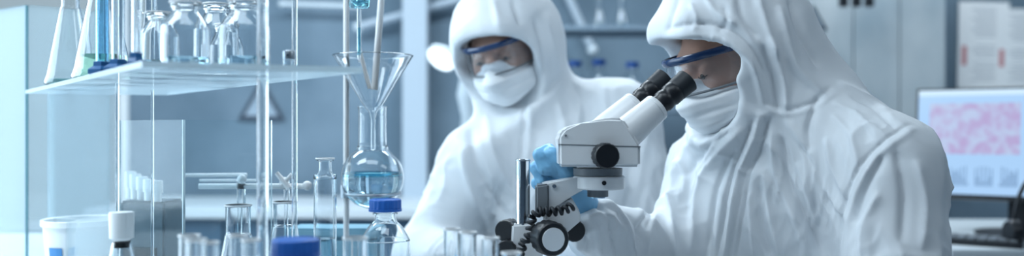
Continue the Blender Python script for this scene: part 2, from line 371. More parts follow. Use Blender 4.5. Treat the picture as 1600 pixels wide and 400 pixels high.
jar(352, 1.52, .030, .10, 'far glass jar seen through the middle of the jar row', 'teal', .014)
t = thing('sample_vial', 'small clear vial with a grey metal cap at the right end of the shelf', 'vial', on(452, 1.2))
lathe('glass_wall', [(0,0),(.0085,0),(.0085,.018),(.0073,.018),(.0073,.0015),(0,.0015)], 'glass', t); lathe('cap', [(0,.017),(.0088,.017),(.0088,.027),(.0078,.0285),(0,.0285)], 'steel', t)
box('print', (.0,-.0089,.022), (.003,.0004,.003), 'ink', t)

# racks and test tubes in front
def rack(label, cx, cy, W, D, rot, z1=.06):
    t = thing('test_tube_rack', label, 'rack', (cx, cy, BZ), rot)
    box('base', (0,0,.005), (W,D,.01), 'white', t, bev=.002)
    for sx in (-1,1): box('end_wall', (sx*(W/2-.004),0,.005+z1/2), (.006,D,z1), 'white', t, bev=.002)
    return t
TT = [(300, 367, 1.04, .0118, 'leftmost short test tube before the glass box'), (301, 374, .97, .0105, 'front test tube overlapping the leftmost one'),
      (329, 378, 1.0, .0088, 'low narrow test tube third from the left'), (372, 367, 1.02, .0100, 'test tube standing before the left conical flask neck'),
      (392, 374, 1.0, .0098, 'test tube right of the one before the left conical flask'), (555, 371, 1.08, .0145, 'wide short glass tube left of the far blue-capped bottle')]
for px, py, d, r, lb in TT:
    if px == 301: px = 306
    if px == 300: px = 296; d = 1.05
    round_tube(px, py, d, r, 'clear '+lb, 'palel' if px > 500 else None, .03)
rack('white tube rack under the short test tubes at the left', xy(338,1.02).x, 1.015, .125, .09, 0)
TR = [(706, 357, 1.16, .0103, 'leftmost of the four test tubes beside the microscope'), (731, 362, 1.135, .0108, 'second test tube from the left in the row by the microscope'),
      (766, 371, 1.10, .0106, 'third test tube, nearest the black focusing knobs'), (799, 394, 1.08, .0116, 'lowest test tube, tucked beneath the microscope column')]
for px, py, d, r, lb in TR: round_tube(px, py, d, r, lb, 'bluel', .045 if px < 720 else .03)
rack('white tube rack under the four test tubes by the microscope', xy(752,1.12).x, 1.12, .115, .12, 0, .04)
box('tube_block', (0,0,.006), (.05,.05,.012), 'white').location = (xy(555,1.08).x, 1.08, BZ)
tag(bpy.data.objects['tube_block'], 'small white block under the wide short glass tube', 'rack')
# conical flasks in the middle
erlen(372, 320, 1.37, .046, .183, .0185, 'clear conical flask with a wide rim behind the left test tubes', hneck=.045)
erlen(445, 315, 1.48, .046, .19, .0185, 'clear conical flask behind the near blue-capped bottle', hneck=.04)
q = P(190, 373, 1.22); t = erlen(190, 369, 1.22, .040, q.z-BZ+.004, .0105, 'conical flask closed with a white stopper', z=BZ, hneck=.007)
lathe('stopper', [(0,q.z-BZ-.012),(.0100,q.z-BZ-.012),(.0112,q.z-BZ-.001),(.0155,q.z-BZ+.001),(.0165,q.z-BZ+.034),(.0155,q.z-BZ+.0365),(0,q.z-BZ+.0365)], 'white', t)
# tall narrow bottle
q = P(508, 247, 1.46); H = q.z-BZ; R_ = .0185
prof = [(R_-.003,0)]+smoothprof([(R_,.003), (R_,H-.045), (R_*.93,H-.034), (.0115,H-.022), (.0105,H-.014)], 5)+[(.0105,H-.006),(.0135,H-.004)]+[(.0135,H)]
vessel('tall_bottle', 'tall narrow clear glass bottle with a flared lip', 'bottle', (q.x,q.y,BZ), prof, 'palel', .12)
# blue capped bottles
def media_bottle(px, py, d, label, liquid=None, lh=0, s=1.0, group=None, z=BZ, cap='bluecap'):
    q = P(px, py, d); H = (q.z-z); k = H/.176
    prof = [(.040*s,0)]+smoothprof([(.043*s,.004), (.043*s,.095*k), (.0415*s,.108*k), (.030*s,.128*k), (.0205*s,.138*k), (.0175*s,.146*k)], 6)+[(.0175*s,.15*k),(.0215*s,.1505*k),(.0215*s,.1525*k),(.0185*s,.1535*k),(.0185*s,.166*k)]
    t = vessel('media_bottle', label, 'bottle', (q.x,q.y,z), prof, liquid, lh, th=.0022, group=group)
    R = .0275*s; h0 = .1555*k; h1 = H
    b = bmesh.new(); n = 80
    def rr(i): return R*(1 if i % 4 < 2 else .965)
    levels = [(h0,1.03,0),(h0+.004,1.03,0),(h0+.0045,1,1),(h1-.003,1,1),(h1-.0008,.965,0),(h1,.92,0)]
    rings = [[b.verts.new(((rr(i) if fl else R)*f*math.cos(2*PI*i/n), (rr(i) if fl else R)*f*math.sin(2*PI*i/n), h)) for i in range(n)] for h, f, fl in levels]
    for A, B in zip(rings, rings[1:]):
        for i in range(n): b.faces.new((A[i], A[(i+1)%n], B[(i+1)%n], B[i]))
    b.faces.new(rings[-1]); b.faces.new(rings[0][::-1])
    finish(b, 'cap', cap, t, sharp=50); return t
media_bottle(462, 373, 1.03, 'nearest blue ribbed screw-capped bottle at the bottom of the photo', 'palel', .05)
media_bottle(602, 311, 1.54, 'glass bottle with a blue screw cap below the round flask', 'palel', .06)
# round-bottom flask with funnel
d = 1.63; q = P(582, 277, d); R_ = 49/F*d
t = thing('round_bottom_flask', 'round-bottom flask holding teal liquid, a funnel in its neck', 'flask', (q.x,q.y,q.z-R_))
rn = .0258; zn = P(0,166,d).z-(q.z-R_)
prof = [(R_*math.sin(a), R_-R_*math.cos(a)) for a in [.06+(PI-.06-.52)*k/22 for k in range(23)]]
prof += smoothprof([(rn+.0025, prof[-1][1]+.006), (rn, prof[-1][1]+.016), (rn, zn)], 3)
prof = rimmed(prof, .0014); inner = [(max(r-.0018,.0001), max(h,.0022)) for r, h in prof[::-1]]
lathe('glass_wall', [(0,0)]+prof+inner+[(0,.0022)], 'glass', t, n=56)
lh = P(0,275,d).z-(q.z-R_); rl = R_-.0022
lp = [(0,.0024)]+[(rl*math.sin(a), R_-rl*math.cos(a)) for a in [.06+(math.acos((R_-lh)/rl)-.06)*k/16 for k in range(17)]]
lathe('liquid', lp+[(0,lh)], 'palel', t, n=56)
rs0 = math.sqrt(rl*rl-(R_-lh)**2); lathe('liquid_surface', [(0,lh+.0004),(rs0-.001,lh+.0004),(rs0-.0006,lh+.006),(rs0-.0022,lh+.0065),(rs0-.004,lh+.0035),(0,lh+.0035)], 'teal', t, n=56)
fl = t
t = thing('glass_funnel', 'wide clear glass funnel standing in the round flask neck', 'funnel', (q.x+.001,q.y,P(0,170,d).z))
hz = P(0,88,d).z-P(0,170,d).z
pf = [(.0042,-.075),(.0042,-.022),(.0075,-.006),(.0165,.004)]+[(.0165+(.072-.0165)*k/5, .004+(hz-.004)*k/5) for k in range(1,6)]
pf += [(.0735,hz+.001),(.0725,hz+.002)]
lathe('cone', pf+[(r-.0017,h+.0005) for r,h in pf[::-1]], 'glass', t, n=56, closed=True)
for a_, b_, nm, lb, rr in (((598,-30),(585,140),'stirring_rod','frosted glass rod leaning to the right in the funnel',.0062), ((560,72),(578,138),'stirring_rod','short frosted rod leaning to the left in the funnel',.0040)):
    o = tube(nm, [P(*a_, d+.006), P(*b_, d+.004)], rr, 'wglass'); tag(o, lb, 'rod')
# burette dripping blue liquid into the funnel, held by the retort stand
qb = P(561, 0, 1.57)
t = thing('burette', 'upright burette tip with blue liquid above the funnel', 'burette', (qb.x,qb.y,P(0,97,1.57).z))
Hb = .30
lathe('glass_wall', [(.0012,0),(.0035,.012),(.0040,.02),(.0040,.098),(.013,.106),(.0135,Hb),(.0120,Hb),(.0120,.108),(.0028,.099),(.0028,.02),(.0009,.001)], 'glass', t, closed=True, n=24)
cyl('liquid', (0,0,.013), (0,0,.060), .0027, 'teal', t, n=20); lathe('collar', [(0,.096),(.017,.096),(.0185,.104),(.0185,.13),(0,.13)], 'teal', t)
qs = xy(541, 1.68)
rs = thing('retort_stand', 'pale slim laboratory stand holding the round flask and the burette', 'stand', (qs.x,qs.y,BZ))
box('base_plate', (.0,-.04,.006), (.10,.10,.012), 'wbody', rs, bev=.003); cyl('rod', (0,0,.012), (0,0,.78), .0055, 'wglass', rs, n=20)
rel = lambda v: Vector(v)-rs.location
fc = Vector((fl.location.x, fl.location.y, 0)); zr = fl.location.z+.028
rad = math.sqrt(R_**2-(R_-.028)**2)+.001
b = bmesh.new(); add_tube(b, [rel((fc.x+rad*math.cos(a), fc.y+rad*math.sin(a), zr)) for a in [2*PI*i/36 for i in range(37)]], .003, 8)
dd = (Vector((qs.x,qs.y,0))-fc); dl = dd.length; dn = dd/dl
add_tube(b, [rel((fc.x+dn.x*rad, fc.y+dn.y*rad, zr)), rel((qs.x,qs.y,zr))], .0035, 8); add_cyl(b, rel((qs.x,qs.y,zr-.012)), rel((qs.x,qs.y,zr+.012)), .011, n=16)
finish(b, 'ring_clamp', 'steel', rs)
b = bmesh.new(); zb = t.location.z+.22
add_tube(b, [rel((qs.x,qs.y,zb)), rel((qb.x,qb.y,zb))], .004, 8); add_cyl(b, rel((qb.x,qb.y,zb-.01)), rel((qb.x,qb.y,zb+.01)), .0165, n=20); add_cyl(b, rel((qs.x,qs.y,zb-.012)), rel((qs.x,qs.y,zb+.012)), .011, n=16)
finish(b, 'burette_clamp', 'steel', rs)
# horizontal glass tubes with stopcocks, on two glass uprights
dg = 1.60; g0 = P(378, 291, dg)
t = thing('glass_manifold', 'horizontal white glass tubing with stopcocks across glass uprights', 'glass tubing', (g0.x,g0.y,BZ))
rl_ = lambda px,py,dz=0: P(px,py,dg+dz)-t.location
bm = bmesh.new(); add_tube(bm, [rl_(311,291), rl_(482,291)], .0050, 12); finish(bm, 'crossbar', 'white', t)
bm = bmesh.new(); add_tube(bm, [rl_(290,274,.1), rl_(386,273,.1)], .0035, 10); add_tube(bm, [rl_(312,282,.05), rl_(400,282,.05)], .0025, 10); finish(bm, 'thin_tube', 'wglass', t)
for px in (377, 448):
    tube('upright', [Vector((rl_(px,0).x,0,0.0)), rl_(px, 282)], .0075 if px == 377 else .005, 'glass', t, 16)
for px, py, sg in ((378,280,1),(444,284,-1),(480,290,1)):
    bm = bmesh.new(); c = rl_(px,py,-.012); bmesh.ops.create_uvsphere(bm, u_segments=16, v_segments=10, radius=.0085, matrix=Matrix.Translation(c))
    if sg < 0:
        add_tube(bm, [rl_(432,270,-.02), rl_(452,294,-.02)], [.004,.006], 10)
        add_tube(bm, [rl_(456,272,-.02), rl_(440,290,-.02)], .0035, 10)
    finish(bm, 'stopcock', 'wglass', t)
# grey heater block with white-capped tubes
q = P(238, 312, 1.66); qh = q.z-BZ
t = thing('heating_block', 'dark grey block heater holding a row of white-capped tubes', 'block heater', (q.x,q.y,BZ), -.15)
box('body', (0,0,qh/2), (.088,.07,qh), 'grey', t, bev=.004); box('front_panel', (0,-.036,qh*.35), (.06,.003,.05), 'black', t, bev=.001)
for k, (px, py) in enumerate(((204,268),(212,272),(222,276),(233,280),(245,282))):
    qq = P(px, py, 1.70-k*.02); h = qq.z-q.z
    m_ = thing('capped_tube', 'white-capped sample tube in the grey block heater, %s' % ('tallest at the back left','second from the back left','in the middle of the row','fourth from the back','nearest at the front right')[k], 'sample tube', (qq.x,qq.y,q.z))
    lathe('tube_wall', [(0,0),(.0085,0),(.0085,h*.45),(0,h*.45)], 'wglass', m_, n=24); lathe('cap', [(0,h*.42),(.0105,h*.42),(.0105,h*.96),(.0095,h),(0,h)], 'white', m_, n=24)
# white tub
q = P(130, 341, 1.68); hh = q.z-BZ
t = thing('white_tub', 'round white plastic tub with a small blue label behind the stoppered flask', 'tub', (q.x,q.y,BZ))
lathe('wall', [(0,0),(.056,0),(.059,.006),(.068,hh-.012),(.072,hh-.011),(.072,hh-.001),(.070,hh),(.066,hh-.002),(.056,.005),(0,.005)], 'white', t, n=56)
b = bmesh.new(); A = []
for i in range(9):
    a = -PI/2-.55+.45*i/8
    A.append([b.verts.new(((r+.0006)*math.cos(a), (r+.0006)*math.sin(a), h)) for r, h in ((.0662,hh-.048),(.0650,hh-.064))])
for u, v in zip(A, A[1:]): b.faces.new((u[0],v[0],v[1],u[1]))
finish(b, 'label', 'tick', t)
t = thing('blue_box', 'light blue lidded plastic box behind the round flask stand', 'box', (xy(535,1.80).x,1.762,BZ))
box('box_body', (0,0,.045), (.17,.08,.09), 'blue_tray', t, bev=.006); box('lid', (0,0,.098), (.176,.086,.018), 'blue_tray', t, bev=.004)

# ------------------------------------------------------------------ stereo microscope
D = 1.40
MS = thing('stereo_microscope', 'white stereo microscope with black eyepieces and coiled black cord', 'microscope', P(850, 200, D).xy.to_3d()+Vector((0,0,BZ)))
def m3(px, py, dd=0): return P(px, py, D+dd)-MS.location
YV = Vector((0,1,0))
# head housing
hs = [(872,213),(882,200),(908,193),(950,184),(974,185),(1001,226),(1001,261),(873,261)]
prism('head_housing', [m3(x,y,-.047) for x,y in hs], YV*.094, 'scope', MS, bev=.0045)
bm = bmesh.new(); add_prism(bm, [m3(x,y,-.0474) for x,y in ((872.5,225),(1001,228.5),(1001,230),(872.5,226.5))], YV*.094); finish(bm, 'housing_seam', 'sgrey', MS, smooth=False)
cyl('screw', m3(884,212,-.0485), m3(884,212,-.045), .0018, 'sgrey', MS, n=16)
def knob(nm, px, py, r, d0, d1, m, face=None, tilt=(0,0,0), n=48, rib=.05):
    a = m3(px,py,d0); ax = (Vector((0,-1,0))+Vector(tilt)).normalized(); L = d1; bm = bmesh.new(); _, u, v = basis(ax)
    def ring(h, f, ribbed):
        out = []
        for i in range(n):
            rr = r*f*(1-(rib if ribbed and i % 3 == 0 else 0)); t_ = 2*PI*i/n
            out.append(bm.verts.new(a+ax*h+rr*(math.cos(t_)*u+math.sin(t_)*v)))
        return out
    rs_ = [ring(0,.93,0), ring(L*.05,1,1), ring(L*.86,1,1), ring(L*.95,.95,0), ring(L,.88,0)]
    for A, B in zip(rs_, rs_[1:]):
        for i in range(n): bm.faces.new((A[i],A[(i+1)%n],B[(i+1)%n],B[i]))
    bm.faces.new(rs_[0][::-1]); bm.faces.new(rs_[-1])
    o = finish(bm, nm, m, MS, sharp=30)
    if face: cyl('knob_face', a+ax*(L-.001), a+ax*(L+.002), r*.66, face, o, n=36, bev=.0006)
    return o
knob('zoom_knob', 943, 243, .0195, -.046, .026, 'black', tilt=(.12,0,0))
lathe('dovetail_ring', [(0,0),(.038,0),(.0385,.011),(0,.011)], 'sgrey', MS, a=m3(934,273.5), n=56)
lathe('mount_collar', [(0,0),(.0385,0),(.0405,.002),(.0405,.0185),(.0385,.0205),(0,.0205)], 'scope', MS, a=m3(936,295), n=64)
cyl('set_screw', m3(944,286,-.0415), m3(944,286,-.036), .0035, 'black', MS, n=20)
lathe('objective', [(0,0),(.012,0),(.0165,.001),(.0165,.013),(0,.013)], 'sgrey', MS, a=m3(934,308), n=40)
lathe('objective_lens', [(0,0),(.0115,0),(.0115,.001),(0,.001)], 'bglass', MS, a=m3(934,309), n=32)
# arm: from collar to the rack post at left
prism('support_arm', [m3(x,y,-.020) for x,y in ((905,277),(915,277),(912,297),(893,307),(862,330),(846,330),(846,288),(850,286))], YV*.040, 'scope', MS, bev=.003)
prism('arm_cover', [m3(x,y,-.024) for x,y in ((837,290),(858,287),(858,334),(837,338))], YV*.050, 'sgrey', MS, bev=.003)
cyl('side_bolt', m3(866,291,-.022), m3(866,291,-.018), .003, 'chrome', MS, n=20)
# focus block
prism('focus_block', [m3(x,y,-.018) for x,y in ((850,330),(868,318),(893,308),(906,330),(908,345),(888,362),(870,380),(850,395),(846,398))], YV*.040, 'scope', MS, bev=.004)
prism('bracket', [m3(x,y,-.010) for x,y in ((800,351),(832,349),(846,352),(850,440),(808,470),(797,400))], YV*.034, 'scope', MS, bev=.003)
lathe('column', [(0,0),(.0112,0),(.0112,.001),(.0112,P(0,251,D).z-BZ-.012),(.0100,P(0,250,D).z-BZ-.0105),(0,P(0,250,D).z-BZ-.0105)], 'chrome', MS, a=Vector((m3(817,0,.004).x, m3(817,0,.004).y, .012)), n=48)
cyl('column_cap', m3(817,251.5,.004), m3(817,249.5,.004), .0118, 'steel', MS, n=40)
knob('focus_knob', 853, 370, .0265, -.034, .034, 'black', 'scope', tilt=(.30,0,0))
knob('fine_focus_knob', 890, 358, .0180, .055, .030, 'black', tilt=(.25,0,0))
knob('clamp_knob', 800, 358, .0175, .030, .030, 'black', tilt=(-.45,0,0))
knob('lower_clamp_knob', 800, 388, .017, .020, .034, 'black', tilt=(-.3,0,0))
# base
bm = bmesh.new(); add_box(bm, (.02,-.05,.011), (.22,.26,.022), bev=.006); finish(bm, 'base', 'scope', MS)
lathe('stage_plate', [(0,.022),(.045,.022),(.045,.024),(0,.024)], 'white', MS, a=(m3(934,0).x,-.005,0), n=48)
# binocular tubes: near and far
def eyepiece(off, dpx, dpy):
    def q(px,py,dd=0): return m3(px+dpx, py+dpy, off+dd)
    a = q(975,212,0); b = q(1028,166,.018); ax = (b-a).normalized()
    lathe('binocular_tube', [(0,-.014),(.0250,-.012),(.0255,.010),(.0225,.062),(.0225,.0635),(.0215,.064),(.0215,.0655),(.0225,.066),(.0222,.0715),(.0210,.073),(.0165,.073),(0,.073)], 'scope', MS, a=a, axis=ax, n=56)
    lathe('eyepiece', [(0,.071),(.0160,.071),(.0160,.082),(.0175,.084),(.0175,.092),(.0165,.094),(.0165,.098),(.0182,.101),(.0182,.112),(.0172,.114)], 'black', MS, a=a, axis=ax, n=48)
    o = lathe('eyecup', [(.0150,.108),(.0178,.112),(.0185,.118),(.0190,.134),(.0196,.140),(.0178,.141),(.0165,.135),(.0110,.131),(0,.131)], 'rubber', MS, a=a, axis=ax, n=48)
    lathe('eye_lens', [(0,.1325),(.0100,.1322)], 'bglass', o, a=a, axis=ax, n=32)
eyepiece(-.020, 0, 0)
eyepiece(.040, -32, -6)
# coiled cord
def coil(name, ctrl, rc, turns, rw, parent):
    pts = [Vector(c) for c in ctrl]; n = turns*14; L = [0]
    for a, b in zip(pts, pts[1:]): L.append(L[-1]+(b-a).length)
    out = []
    def at(s):
        for i in range(len(pts)-1):
            if s <= L[i+1] or i == len(pts)-2:
                f = (s-L[i])/(L[i+1]-L[i]); return pts[i].lerp(pts[i+1], f), (pts[i+1]-pts[i]).normalized()
    for i in range(n+1):
        c, t_ = at(L[-1]*i/n); _, u, v = basis(t_); a = 2*PI*turns*i/n
        out.append(c+rc*(math.cos(a)*u+math.sin(a)*v))
    return tube(name, out, rw, 'rubber', parent, 8)
coil('coiled_cord', [m3(896,321,-.030), m3(882,328,-.036), m3(862,331,-.038), m3(843,330,-.036), m3(832,338,-.034), m3(829,352,-.032), m3(828,366,-.030), m3(818,380,-.028), m3(812,396,-.026), m3(808,425,-.020)], .0055, 17, .0029, MS)

# ------------------------------------------------------------------ signed-distance modelling for bodies and cloth
class Field:
    def __init__(s, lo, hi, h):
        s.lo = np.array(lo, np.float32); s.h = h; s.n = np.ceil((np.array(hi)-np.array(lo))/h).astype(int)+1
        s.D = np.full(tuple(s.n), .3, np.float32)
        s.ax = [s.lo[i]+h*np.arange(s.n[i], dtype=np.float32) for i in range(3)]
    def sub(s, lo, hi):
        a = np.clip(np.floor((np.array(lo)-s.lo)/s.h).astype(int), 0, s.n); b = np.clip(np.ceil((np.array(hi)-s.lo)/s.h).astype(int)+1, 0, s.n)
        sl = tuple(slice(i, j) for i, j in zip(a, b)); g = np.meshgrid(*[s.ax[i][sl[i]] for i in range(3)], indexing='ij', sparse=True); return sl, g
    def put(s, fn, lo, hi, k, mode='add'):
        m = max(k, .02)+.02; sl, g = s.sub(np.array(lo)-m, np.array(hi)+m)
        if min(q.stop-q.start for q in sl) <= 0: return
        d = fn(*g); A = s.D[sl]
        if mode == 'add': h = np.maximum(k-np.abs(A-d), 0)/max(k,1e-6); s.D[sl] = np.minimum(A, d)-h*h*k*.25
        else: d = -d; h = np.maximum(k-np.abs(A-d), 0)/max(k,1e-6); s.D[sl] = np.maximum(A, d)+h*h*k*.25
    def rc(s, a, b, ra, rb, k=.03, mode='add'):
        a = np.array(a, float); b = np.array(b, float); ba = b-a; L = float(ba@ba)+1e-9
        def fn(x, y, z):
            px, py, pz = x-a[0], y-a[1], z-a[2]; t = np.clip((px*ba[0]+py*ba[1]+pz*ba[2])/L, 0, 1)
            return np.sqrt((px-t*ba[0])**2+(py-t*ba[1])**2+(pz-t*ba[2])**2)-(ra+(rb-ra)*t)
        r = max(ra, rb); s.put(fn, np.minimum(a,b)-r, np.maximum(a,b)+r, k, mode)
    def ell(s, c, fr, r, k=.03, mode='add'):
        """ellipsoid with local axes fr (3 unit vectors) and radii r"""
        c = np.array(c, float); fr = [np.array(f, float) for f in fr]
        def fn(x, y, z):
            px, py, pz = x-c[0], y-c[1], z-c[2]; q = [(px*f[0]+py*f[1]+pz*f[2]) for f in fr]
            k0 = np.sqrt(sum((q[i]/r[i])**2 for i in range(3))); k1 = np.sqrt(sum((q[i]/r[i]**2)**2 for i in range(3)))
            return k0*(k0-1)/np.maximum(k1, 1e-6)
        R = max(r); s.put(fn, c-R, c+R, k, mode)
    def plane_cut(s, c, n, k=.004):
        c = np.array(c, float); n = np.array(n, float); n /= np.linalg.norm(n)
        g = np.meshgrid(*s.ax, indexing='ij', sparse=True)
        d = (g[0]-c[0])*n[0]+(g[1]-c[1])*n[1]+(g[2]-c[2])*n[2]
        h = np.maximum(k-np.abs(s.D-d), 0)/k; s.D = (np.maximum(s.D, d)+h*h*k*.25).astype(np.float32)
    def mesh(s):
        D = s.D; S = D < 0
        c = [D[i:D.shape[0]-1+i, j:D.shape[1]-1+j, k:D.shape[2]-1+k] for i in (0,1) for j in (0,1) for k in (0,1)]
        S_ = [q < 0 for q in c]; cnt = sum(q.astype(np.int8) for q in S_); act = (cnt > 0) & (cnt < 8)
        ii = np.argwhere(act); vals = np.stack([q[act] for q in c], 1)
        off = np.array([(i,j,k) for i in (0,1) for j in (0,1) for k in (0,1)], float)
        acc = np.zeros((len(ii),3)); w = np.zeros(len(ii))
        for a in range(8):
            for b in range(a+1, 8):
                if np.abs(off[a]-off[b]).sum() != 1: continue
                va, vb = vals[:,a], vals[:,b]; m = (va < 0) != (vb < 0)
                t = np.where(m, va/np.where(m, va-vb, 1), 0); p = off[a]+(off[b]-off[a])*t[:,None]
                acc += np.where(m[:,None], p, 0); w += m
        V = s.lo+s.h*(ii+acc/w[:,None]); idx = np.full(act.shape, -1, np.int64); idx[act] = np.arange(len(ii)); Fs = []
        for ax in range(3):
            a0 = [slice(1,-1)]*3; a0[ax] = slice(0,-1); a1 = list(a0); a1[ax] = slice(1,None)
            x = S[tuple(a0)]; y = S[tuple(a1)]; e = np.argwhere(x != y)
            if not len(e): continue
            sgn = x[tuple(e.T)]; base_ = e.copy(); u, v = [(1,2),(2,0),(0,1)][ax]
            full = e.copy()
            for q in range(3):
                if q != ax: full[:,q] += 1
            def cell(du, dv):
                g = full.copy(); g[:,u] -= du; g[:,v] -= dv; return idx[g[:,0], g[:,1], g[:,2]]
            q4 = np.stack([cell(1,1), cell(0,1), cell(0,0), cell(1,0)], 1); q4[~sgn] = q4[~sgn][:, ::-1]; Fs.append(q4)
        Q = np.concatenate(Fs); Q = Q[(Q >= 0).all(1)]; return V, Q
def vnormals(V, Q):
    n = np.cross(V[Q[:,2]]-V[Q[:,0]], V[Q[:,3]]-V[Q[:,1]]); N = np.zeros_like(V)
    for i in range(4): np.add.at(N, Q[:,i], n)
    return N/(np.linalg.norm(N, axis=1, keepdims=True)+1e-12)
def relax(V, Q, it=2, lam=.5):
    E = np.concatenate([Q[:,[0,1]],Q[:,[1,2]],Q[:,[2,3]],Q[:,[3,0]]])
    for _ in range(it):
        A = np.zeros_like(V); n = np.zeros(len(V))
        for a, b in ((0,1),(1,0)): np.add.at(A, E[:,a], V[E[:,b]]); np.add.at(n, E[:,a], 1)
        V = V+lam*(A/n[:,None]-V)
    return V
def to_obj(name, V, Q, m, parent):
    me = bpy.data.meshes.new(name); o3 = np.zeros(3); q_ = parent
    while q_: o3 = o3+np.array(q_.location); q_ = q_.parent
    V = V-o3; me.vertices.add(len(V)); me.vertices.foreach_set('co', V.astype(np.float32).ravel())
    me.loops.add(Q.size); me.loops.foreach_set('vertex_index', Q.astype(np.int32).ravel()); me.polygons.add(len(Q))
    me.polygons.foreach_set('loop_start', np.arange(0, Q.size, 4, dtype=np.int32)); me.update(calc_edges=True); me.validate()
    return link(name, me, m, parent)
def gnoise(p, seed=0):
    p = np.asarray(p, float); i = np.floor(p).astype(np.int64); f = p-i; u = f*f*f*(f*(f*6-15)+10); out = 0
    for dx in (0,1):
        for dy in (0,1):
            for dz in (0,1):
                h = ((i[:,0]+dx)*374761393+(i[:,1]+dy)*668265263+(i[:,2]+dz)*2147483647+seed*1274126177) & 0xffffffff
                h = ((h ^ (h >> 13))*1274126177) & 0xffffffff; h = h ^ (h >> 16)
                a = (h & 1023)/1023*2*PI; z = ((h >> 10) & 1023)/1023*2-1; r = np.sqrt(1-z*z)
                g = r*np.cos(a)*(f[:,0]-dx)+r*np.sin(a)*(f[:,1]-dy)+z*(f[:,2]-dz)
                out = out+g*np.where(dx,u[:,0],1-u[:,0])*np.where(dy,u[:,1],1-u[:,1])*np.where(dz,u[:,2],1-u[:,2])
    return out
def project(V): return 800+F*V[:,0]/V[:,1], 200-F*(V[:,2]-CZ)/V[:,1]
def fold_field(V, N, folds, facing=True):
    """cloth folds: each fold is a chain of (x, y) stations, a width, and a rise in millimetres (negative = crease)"""
    px, py = project(V); view = -(V-np.array([0,0,CZ])); view /= np.linalg.norm(view, axis=1, keepdims=True)
    wf = np.clip(((N*view).sum(1)+.25)*2.2, 0, 1); out = np.zeros(len(V))
    for pts, wd, amp in folds:
        wd = wd*.8
        pts = np.array(pts, float)
        if len(pts) > 2:  # smooth the chain
            t = np.arange(len(pts)); tt = np.linspace(0, len(pts)-1, (len(pts)-1)*5+1); q = []
            for x in tt:
                i = min(int(x), len(pts)-2); f = x-i; a = pts[max(i-1,0)]; b = pts[i]; c = pts[i+1]; d = pts[min(i+2,len(pts)-1)]
                q.append(.5*(2*b+(c-a)*f+(2*a-5*b+4*c-d)*f*f+(3*b-a-3*c+d)*f**3))
            pts = np.array(q)
        m = (px > pts[:,0].min()-4*wd) & (px < pts[:,0].max()+4*wd) & (py > pts[:,1].min()-4*wd) & (py < pts[:,1].max()+4*wd)
        if not m.any(): continue
        X = px[m]; Y = py[m]; best = np.full(len(X), 1e9); sp = np.zeros(len(X)); sd = np.zeros(len(X)); nseg = len(pts)-1
        for i in range(nseg):
            a = pts[i]; ba = pts[i+1]-a; L = ba@ba+1e-9; t = np.clip(((X-a[0])*ba[0]+(Y-a[1])*ba[1])/L, 0, 1)
            ex = X-a[0]-t*ba[0]; ey = Y-a[1]-t*ba[1]; d = np.hypot(ex, ey); cr = (ba[0]*ey-ba[1]*ex)/np.sqrt(L)
            b = d < best; best = np.where(b, d, best); sp = np.where(b, (i+t)/nseg, sp); sd = np.where(b, np.sign(cr), sd)
        taper = np.clip(np.minimum(sp, 1-sp)*6, 0, 1)**.7*.85+.15
        # asymmetric crest: steep on one side, soft on the other
        wl = np.where(sd > 0, wd*.75, wd*1.35); out[m] += amp*.0011*taper*np.exp(-(best/wl)**1.5)
    return out*wf

